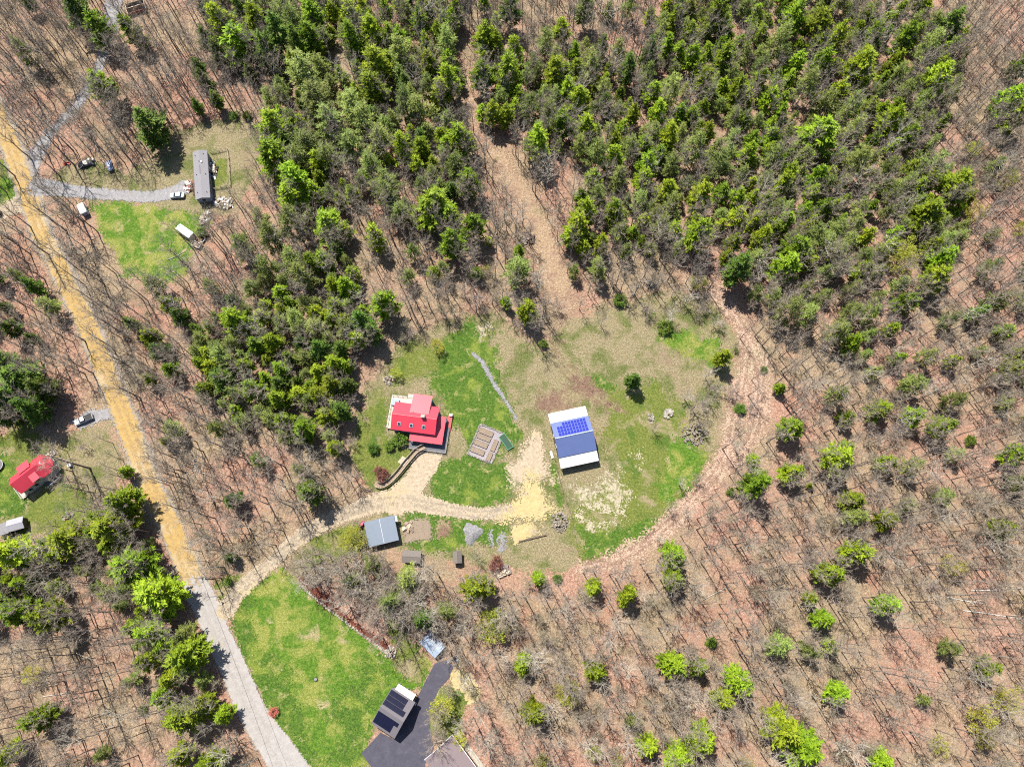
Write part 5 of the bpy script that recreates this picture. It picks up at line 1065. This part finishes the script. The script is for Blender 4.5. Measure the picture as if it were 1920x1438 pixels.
# dense fill of grey-green and deep green trees in the evergreen stands
STANDS = [(W('505,-20 870,-20 878,150 840,200 868,270 885,330 850,420 760,430 690,360 640,430 560,430 505,230 540,120'), 4.5, 'GGGPPD'),
          (W('895,110 1000,110 1150,100 1180,230 1260,-20 1500,-20 1720,30 1800,130 1720,330 1820,340 1790,480 1600,500 1480,520 1270,480 1090,490 1070,400 1130,320 1010,290 930,240'), 4.6, 'GGGPPP'),
          (W('375,620 560,480 650,480 690,560 700,640 660,720 640,850 560,830 400,760 370,680'), 4.2, 'GGGPPD'),
          (W('205,960 290,965 330,1100 378,1200 430,1330 310,1310 262,1160 100,1070 -20,1190 -20,1010 100,1010'), 5.0, 'GPP'),
          (W('395,-20 500,-20 530,120 470,160 400,130'), 4.4, 'DDG'),
          (W('1280,500 1600,500 1700,560 1640,720 1540,660 1470,600'), 6.0, 'GGP'),
          (W('1600,480 1760,340 1930,300 1940,920 1600,920 1540,700'), 9.5, 'GGPG'),
          (W('1290,960 1930,930 1940,1450 1000,1450 1050,1200'), 19.0, 'GGY'),
          (W('-20,1190 260,1170 310,1320 330,1450 -20,1450'), 14.0, 'GGPY'),
          (W('-20,480 110,500 170,640 60,660 -20,640'), 8.0, 'GGD'),
          (W('300,380 480,400 560,470 380,620 300,560'), 10.0, 'GGP'), (W('640,420 860,440 960,480 850,580 720,520'), 10.0, 'GGP')]
def inside(x, y, poly): return sd_poly(np.array([x]), np.array([y]), poly)[0] < 0
for poly, gap, mix in STANDS:
    x0, x1 = min(p[0] for p in poly), max(p[0] for p in poly); y0, y1 = min(p[1] for p in poly), max(p[1] for p in poly)
    n = int((x1 - x0) * (y1 - y0) / (gap * gap) * 2.2)
    rs = np.random.RandomState(int(gap * 100) + len(poly)); cx = rs.uniform(x0, x1, n); cy = rs.uniform(y0, y1, n)
    good = sd_poly(cx, cy, poly) < 0
    for q in (CLEAR, LAWN_S, LAWN_NW, YARD_NW, YARD_W, ASPH): good &= sd_poly(cx, cy, q) > 0
    for q in (ROAD, DRIVE, LANE_N, LANE_NW, TRAIL, RING, RING_B): good &= sd_line(cx, cy, q) > 1.5
    for x, y in zip(cx[good].tolist(), cy[good].tolist()):
        if any((q[1] - x) ** 2 + (q[2] - y) ** 2 < (gap * (.8 + .25 * (q[4] > 4))) ** 2 for q in placed): continue
        k = rnd.choice(mix); rm = rnd.uniform(1.9, 3.3); hh = rm * rnd.uniform(3.6, 4.6)
        px, py = topx(x, y, hh * .5); placed.append((k, x, y, hh, rm, px, py))
spare = []                                  # no kind keeps more than 300 single trees: the smallest go into one stuff object each
for k in ('P', 'G'):
    qs = sorted([q for q in placed if q[0] == k], key=lambda q: -q[4] * (1 if -20 < q[5] < 1940 and -20 < q[6] < 1460 else 0))
    spare += qs[300:]
gone = set(id(q) for q in spare); groups = {}
for q in placed:
    if id(q) not in gone: groups.setdefault((q[0], anchor(q[5], q[6])), []).append(q)
GRP = {'P': 'bright green pines', 'D': 'dark spruces', 'G': 'grey-green hemlocks', 'Y': 'yellow-green budding trees', 'B': 'low green bushes'}
SRCE = {'P': [None] * 5, 'G': [None] * 4}
for (k, ai), qs in sorted(groups.items()):
    qs.sort(key=lambda q: q[5]); nm, lb, cat = NAMES[k]
    for i, q in enumerate(qs):
        lab = lb + ' ' + ANCH[ai][2] + ('' if len(qs) == 1 else ', ' + ORD[min(i, 29)] + ' from left')
        t = thing(nm, lab, cat, (q[1], q[2], 0), rnd.uniform(0, 6.28), GRP.get(k))
        vi = rnd.randrange(len(KINDS[k])); tm, cm = KINDS[k][vi]; H0, R0 = NOM[k]
        t.scale = (q[4] / R0 * rnd.uniform(.93, 1.08), q[4] / R0, q[3] / H0)
        a_ = link('trunk', tm, t); b_ = link('crown', cm, t)
        if k in SRCE and SRCE[k][vi] is None: SRCE[k][vi] = (a_, b_)
cnt = {k: sum(1 for q in placed if q[0] == k) for k in NAMES}; print('tree counts', cnt)

# ------------------------------------------------------------------ bare trees
bl_groups = {}
PROM = P('90,290,22 140,310,24 203,293,19 156,416,24 125,434,22 93,478,22 58,426,18 35,459,20 18,470,19 213,653,20 190,523,20 169,878,24 233,627,20 247,690,19 60,300,20 112,330,18 '
         '28,330,20 105,250,21 70,190,22 130,150,22 40,130,22 250,150,20 300,120,21 330,90,20 350,170,18 245,265,17 225,230,19 160,640,18 175,700,17 262,745,18 330,860,16 350,900,17')
SPR = P('1047,1255,5.2 842,1195,4.6 945,1152,4.6 735,1112,5.2 690,1100,4.6 780,1130,4.4 395,1010,5.0 455,985,4.8 660,892,4.0 1305,760,4.4 100,672,4.6 1583,1400,5.0 912,1392,3.6 330,735,4.6 440,838,4.2 '
        '1460,580,4.6 640,1050,4.2 590,1065,4.0 1060,1140,4.0 895,1045,2.6 1000,1230,4.6 570,870,4.4 1820,1240,4.4 1350,1330,4.0 560,1062,3.6 590,1040,3.6 585,1085,4.0 640,1075,4.4 655,1045,3.8 665,1115,4.4 680,1085,4.4 705,1105,4.6 715,1050,3.6 740,1090,4.4 750,1125,4.4 725,1140,4.4 790,1085,3.8 780,1185,3.8 600,1085,4.6 625,1070,4.4 650,1100,4.6 670,1060,4.2 700,1130,4.8 720,1080,4.6 745,1150,4.6 760,1110,4.4 690,1155,4.0 770,1165,4.2 800,1100,4.2 815,1160,4.2 575,1050,3.8 645,1130,4.2 850,1130,4.0 870,1170,4.2 610,1040,3.6 430,1390,4.2 300,1180,4.4 130,1190,4.2 820,1390,3.8 1130,600,2.2 1260,590,3.0 1290,560,3.4 1230,800,2.0 1330,700,2.6 1150,525,2.6 1190,540,2.4 1230,520,2.8 1265,545,2.6 1300,532,2.8 1330,560,2.6 1345,600,2.2 1310,575,2.6 1335,745,2.8 1290,740,2.4 1320,795,2.6 1385,722,1.8 1387,790,2.0 1385,835,2.2 1280,905,2.0 1260,950,2.4 1240,1010,2.2 1290,960,2.8')
bare_list = []
for px, py, hh in PROM:
    x, y = at(px, py); bare_list.append(('T', x, y, hh, 0, px, py))
for px, py, rm in SPR:
    x, y = at(px, py, 5); bare_list.append(('S', x, y, 0, rm, px, py))
GX, GY = np.meshgrid(np.arange(-205, 205, 3.6), np.arange(-62, 214, 3.6)); rs = np.random.RandomState(9)
GX = (GX + rs.uniform(-2, 2, GX.shape)).ravel(); GY = (GY + rs.uniform(-2, 2, GY.shape)).ravel()
ok = np.ones(GX.shape, bool)
for poly, m_ in ((CLEAR, 1.0), (LAWN_S, 1.0), (LAWN_NW, .5), (YARD_NW, -1.0), (YARD_W, 0), (YARD_W2, -2), (ASPH, 1.0)): ok &= sd_poly(GX, GY, poly) > m_
for ln_, m_ in ((ROAD, .8), (DRIVE, .8), (LANE_NW, .5), (LANE_N, .2), (LANE_W, .3), (TRAIL, -1.5), (RING, -.5), (RING_B, -.5)): ok &= sd_line(GX, GY, ln_) > m_
for o in [q for q in COL.objects if q.type == 'EMPTY' and q.get('category') in ('house', 'garage', 'shed', 'barn', 'mobile home', 'carport', 'bin', 'pickup')]:
    ok &= np.hypot(GX - o.location.x, GY - o.location.y) > (8.5 if o['category'] in ('house', 'garage', 'pickup') else 5)
dn = vnoise(GX, GY, 26, 3) + .5 * vnoise(GX, GY, 9, 4)
prob = np.clip(.74 + .55 * dn, .2, 1.0)
for poly, gap, mix in STANDS[:3]: prob = np.where(sd_poly(GX, GY, poly) < 0, prob * .62, prob)
ok &= rs.rand(len(GX)) < prob
GX, GY = GX[ok], GY[ok]
sc_ = rs.uniform(.55, 1.08, len(GX)); kd = rs.choice(7, len(GX), p=[.17, .19, .14, .15, .17, .09, .09]); rot = rs.uniform(0, 6.283, len(GX))
PX = np.array([topx(x, y, 8) for x, y in zip(GX, GY)])
inview = (PX[:, 0] > -15) & (PX[:, 0] < 1935) & (PX[:, 1] > -15) & (PX[:, 1] < 1453)
far = sc_ * (1 + .25 * np.hypot(PX[:, 0] - 960, PX[:, 1] - 1100) / 1000) * inview
order = np.argsort(-far)[:300 - len(PROM) - len(SPR)]; single = np.zeros(len(GX), bool); single[order] = True
tallg = {}
for q in bare_list: tallg.setdefault((q[0], anchor(q[5], q[6])), []).append(q)
SRC = []
for (k, ai), qs in sorted(tallg.items()):
    qs.sort(key=lambda q: q[5])
    for i, q in enumerate(qs):
        lb = ('tall bare tree ' if k == 'T' else 'spreading bare tree ') + ANCH[ai][2] + ('' if len(qs) == 1 else ', ' + ORD[i] + ' from left')
        t = thing('bare_tree', lb, 'tree', (q[1], q[2], 0), rnd.uniform(0, 6.28), 'bare trees')
        if k == 'T': tm, cm = BARE[rnd.choice([0, 2, 0, 2, 6])]; s = q[3] / 19.5; t.scale = (s * 1.25, s * 1.25, s)
        else: tm, cm = SPREAD[rnd.randrange(3)]; s = q[4] / 5.4; t.scale = (s, s, s * 1.02)
        link('trunk', tm, t); link('crown', cm, t)
sg = {}
for i in np.nonzero(single)[0]: sg.setdefault(anchor(*PX[i]), []).append(i)
SRC = [None] * 7
for ai, ids in sorted(sg.items()):
    ids.sort(key=lambda i: PX[i][0])
    for n_, i in enumerate(ids):
        t = thing('bare_tree', 'large slender bare tree ' + ANCH[ai][2] + ('' if len(ids) == 1 else ', ' + ORD[min(n_, 29)] + ' from left'), 'tree', (GX[i], GY[i], 0), rot[i], 'bare trees')
        t.scale = (sc_[i],) * 3; tm, cm = BARE[kd[i]]; a_ = link('trunk', tm, t); b_ = link('crown', cm, t)
        if SRC[kd[i]] is None: SRC[kd[i]] = (a_, b_)
rest = ~single
def scatter(name, label, xs, ys, scl, rots, kinds, srcs):
    """one stuff object: points that carry real tree meshes as instances"""
    me = bpy.data.meshes.new(name); me.from_pydata([(float(x), float(y), 0.0) for x, y in zip(xs, ys)], [], [])
    for an, ty, da in (('scl', 'FLOAT', scl), ('rot', 'FLOAT', rots), ('knd', 'INT', kinds)):
        a_ = me.attributes.new(an, ty, 'POINT'); a_.data.foreach_set('value', np.asarray(da, np.int32 if ty == 'INT' else np.float32))
    o = link(name, me); g = bpy.data.node_groups.new(name, 'GeometryNodeTree')
    g.interface.new_socket('Geometry', in_out='INPUT', socket_type='NodeSocketGeometry'); g.interface.new_socket('Geometry', in_out='OUTPUT', socket_type='NodeSocketGeometry')
    N = g.nodes; L = g.links; gi = N.new('NodeGroupInput'); go = N.new('NodeGroupOutput'); jn = N.new('GeometryNodeJoinGeometry')
    def attr(nm, ty):
        n = N.new('GeometryNodeInputNamedAttribute'); n.data_type = ty; n.inputs['Name'].default_value = nm; return n.outputs[0]
    cx = N.new('ShaderNodeCombineXYZ'); L.new(attr('rot', 'FLOAT'), cx.inputs['Z']); kat = attr('knd', 'INT'); sat = attr('scl', 'FLOAT')
    for k, pair in enumerate(srcs):
        eq = N.new('FunctionNodeCompare'); eq.data_type = 'INT'; eq.operation = 'EQUAL'
        ia = [s for s in eq.inputs if s.enabled]; L.new(kat, ia[0]); ia[1].default_value = k
        for src in pair:
            oi = N.new('GeometryNodeObjectInfo'); oi.transform_space = 'ORIGINAL'; oi.inputs['Object'].default_value = src; oi.inputs['As Instance'].default_value = True
            ip = N.new('GeometryNodeInstanceOnPoints'); L.new(gi.outputs[0], ip.inputs['Points']); L.new(eq.outputs[0], ip.inputs['Selection'])
            L.new(oi.outputs['Geometry'], ip.inputs['Instance']); L.new(cx.outputs[0], ip.inputs['Rotation']); L.new(sat, ip.inputs['Scale']); L.new(ip.outputs[0], jn.inputs[0])
    L.new(jn.outputs[0], go.inputs[0]); md = o.modifiers.new('scatter', 'NODES'); md.node_group = g
    return tag(o, label, 'trees', None, 'stuff')
scatter('bare_woods', 'thin bare trees and saplings filling the leaf-littered woods', GX[rest], GY[rest], sc_[rest] * .95, rot[rest], kd[rest], SRC)
for k, nm, lab in (('P', 'pine_undergrowth', 'smaller bright pines crowded among the larger evergreens'), ('G', 'hemlock_undergrowth', 'smaller grey-green hemlocks crowded among the larger evergreens')):
    qs = [q for q in spare if q[0] == k]
    if qs: scatter(nm, lab, [q[1] for q in qs], [q[2] for q in qs], [q[4] / 3.7 for q in qs], [rnd.uniform(0, 6.28) for q in qs], [rnd.randrange(len(SRCE[k])) for q in qs], SRCE[k])
print('bare', len(GX), 'single', int(single.sum()))

# leafless undergrowth
MAT['shrub_twig'] = plain('olive_grey_twigs', (0.35, 0.305, 0.21), 0.9, 0.3, 0.6)
MAT['mauve_twig'] = plain('mauve_grey_twigs', (0.37, 0.305, 0.27), 0.9, 0.3, 0.6)
SHRUB = [bare(141, 'bark', 'shrub_twig', 4.2, 2.0, .08, 14, (20, 70), .05, 7, .040, .2), bare(142, 'bark', 'mauve_twig', 3.6, 2.2, .08, 14, (15, 65), .045, 7, .040, .2), bare(143, 'bark', 'shrub_twig', 5.0, 1.8, .12, 15, (30, 72), .05, 7, .040, .2)]
SX, SY = np.meshgrid(np.arange(-200, 200, 5.2), np.arange(-58, 210, 5.2)); rs = np.random.RandomState(19)
SX = (SX + rs.uniform(-2.6, 2.6, SX.shape)).ravel(); SY = (SY + rs.uniform(-2.6, 2.6, SY.shape)).ravel(); ok = np.ones(SX.shape, bool)
cd = sd_poly(SX, SY, CLEAR); ok &= (cd > -1.5) | ((cd > -8) & ((SY > at(1200, 600)[1]) & (SX > at(1130, 580)[0]) | (SX > at(1300, 800)[0]) & (SY > at(1300, 860)[1])))
for poly, m_ in ((LAWN_S, .8), (LAWN_NW, .5), (YARD_NW, 0), (YARD_W, 0), (ASPH, 1.0)): ok &= sd_poly(SX, SY, poly) > m_
for ln_, m_ in ((ROAD, .6), (DRIVE, 1.0), (LANE_NW, .5), (LANE_N, .6), (LANE_W, .6), (TRAIL, 0), (RING, .3), (RING_B, .3)): ok &= sd_line(SX, SY, ln_) > m_
for o in [q for q in COL.objects if q.type == 'EMPTY' and q.get('category') in ('house', 'garage', 'shed', 'barn', 'mobile home', 'carport', 'bin', 'pickup')]:
    ok &= np.hypot(SX - o.location.x, SY - o.location.y) > (8.5 if o['category'] in ('house', 'garage', 'pickup') else 5)
dn = vnoise(SX, SY, 20, 13) + .6 * vnoise(SX, SY, 8, 14); ok &= rs.rand(len(SX)) < np.clip(.28 + 1.2 * dn, .04, 1)
SX, SY = SX[ok], SY[ok]; ss = rs.uniform(.6, 1.3, len(SX)); sk = rs.choice(3, len(SX)); sr = rs.uniform(0, 6.283, len(SX))
SP = np.array([topx(x, y, 1) for x, y in zip(SX, SY)]); inv = (SP[:, 0] > 0) & (SP[:, 0] < 1920) & (SP[:, 1] > 0) & (SP[:, 1] < 1438)
stand = np.zeros(len(SX), bool)
for poly, gap, mix in STANDS[:3]: stand |= sd_poly(SX, SY, poly) < 2
big = np.argsort(-(ss * inv * ~stand))[:180]; one = np.zeros(len(SX), bool); one[big] = True; sg = {}; SSRC = [None] * 3
for i in np.nonzero(one)[0]: sg.setdefault(anchor(*SP[i]), []).append(i)
for ai, ids in sorted(sg.items()):
    ids.sort(key=lambda i: SP[i][0])
    for n_, i in enumerate(ids):
        t = thing('bare_shrub', 'bushy leafless shrub ' + ANCH[ai][2] + ('' if len(ids) == 1 else ', ' + ORD[min(n_, 29)] + ' from left'), 'shrub', (SX[i], SY[i], 0), sr[i], 'leafless shrubs')
        t.scale = (ss[i],) * 3; a_ = link('stems', SHRUB[sk[i]][0], t); b_ = link('crown', SHRUB[sk[i]][1], t)
        if SSRC[sk[i]] is None: SSRC[sk[i]] = (a_, b_)
scatter('leafless_undergrowth', 'low leafless brush covering the forest floor', SX[~one], SY[~one], ss[~one], sr[~one], sk[~one], SSRC)

# fallen trunks in the leaf litter
rg = random.Random(21); fl = {}
for px, py, L, an in [(1860, 1152, 16, -8), (1850, 1107, 9, 0), (1810, 1125, 11, -10), (1345, 1110, 9, 25), (1450, 1380, 8, -30), (1310, 1325, 6, -40), (900, 1345, 6, -55), (1125, 1235, 7, 10), (1720, 1060, 8, 20), (1580, 690, 8, 30),
                      (1650, 810, 9, 20), (560, 450, 6, 50), (450, 500, 7, -60), (330, 480, 6, 30), (80, 620, 9, -40), (110, 1300, 8, 10), (160, 1230, 7, -20), (1040, 395, 2.5, -30), (470, 900, 6, -55), (1500, 770, 8, 35)]:
    ai = anchor(px, py); fl.setdefault(ai, []).append((px, py, L, an))
for ai, qs in fl.items():
    qs.sort()
    for i, (px, py, L, an) in enumerate(qs):
        x, y = at(px, py); t = MB().tube([(-L / 2, 0, .16), (0, rg.uniform(-.3, .3), .2), (L / 2, 0, .14)], [.13, .11, .05], 6)
        t.tube([(L * .2, 0, .18), (L * .42, .9, .35)], [.07, .03], 4); t.tube([(L * .05, 0, .18), (L * .25, -1.0, .3)], [.06, .02], 4)
        o = t.build('fallen_log', MAT['white_bark' if px > 1800 else 'pale_bark'], None, (x, y, 0), D(an))
        tag(o, 'pale fallen trunk lying ' + ANCH[ai][2] + ('' if len(qs) == 1 else ', ' + ORD[i] + ' from left'), 'log', 'fallen trunks')
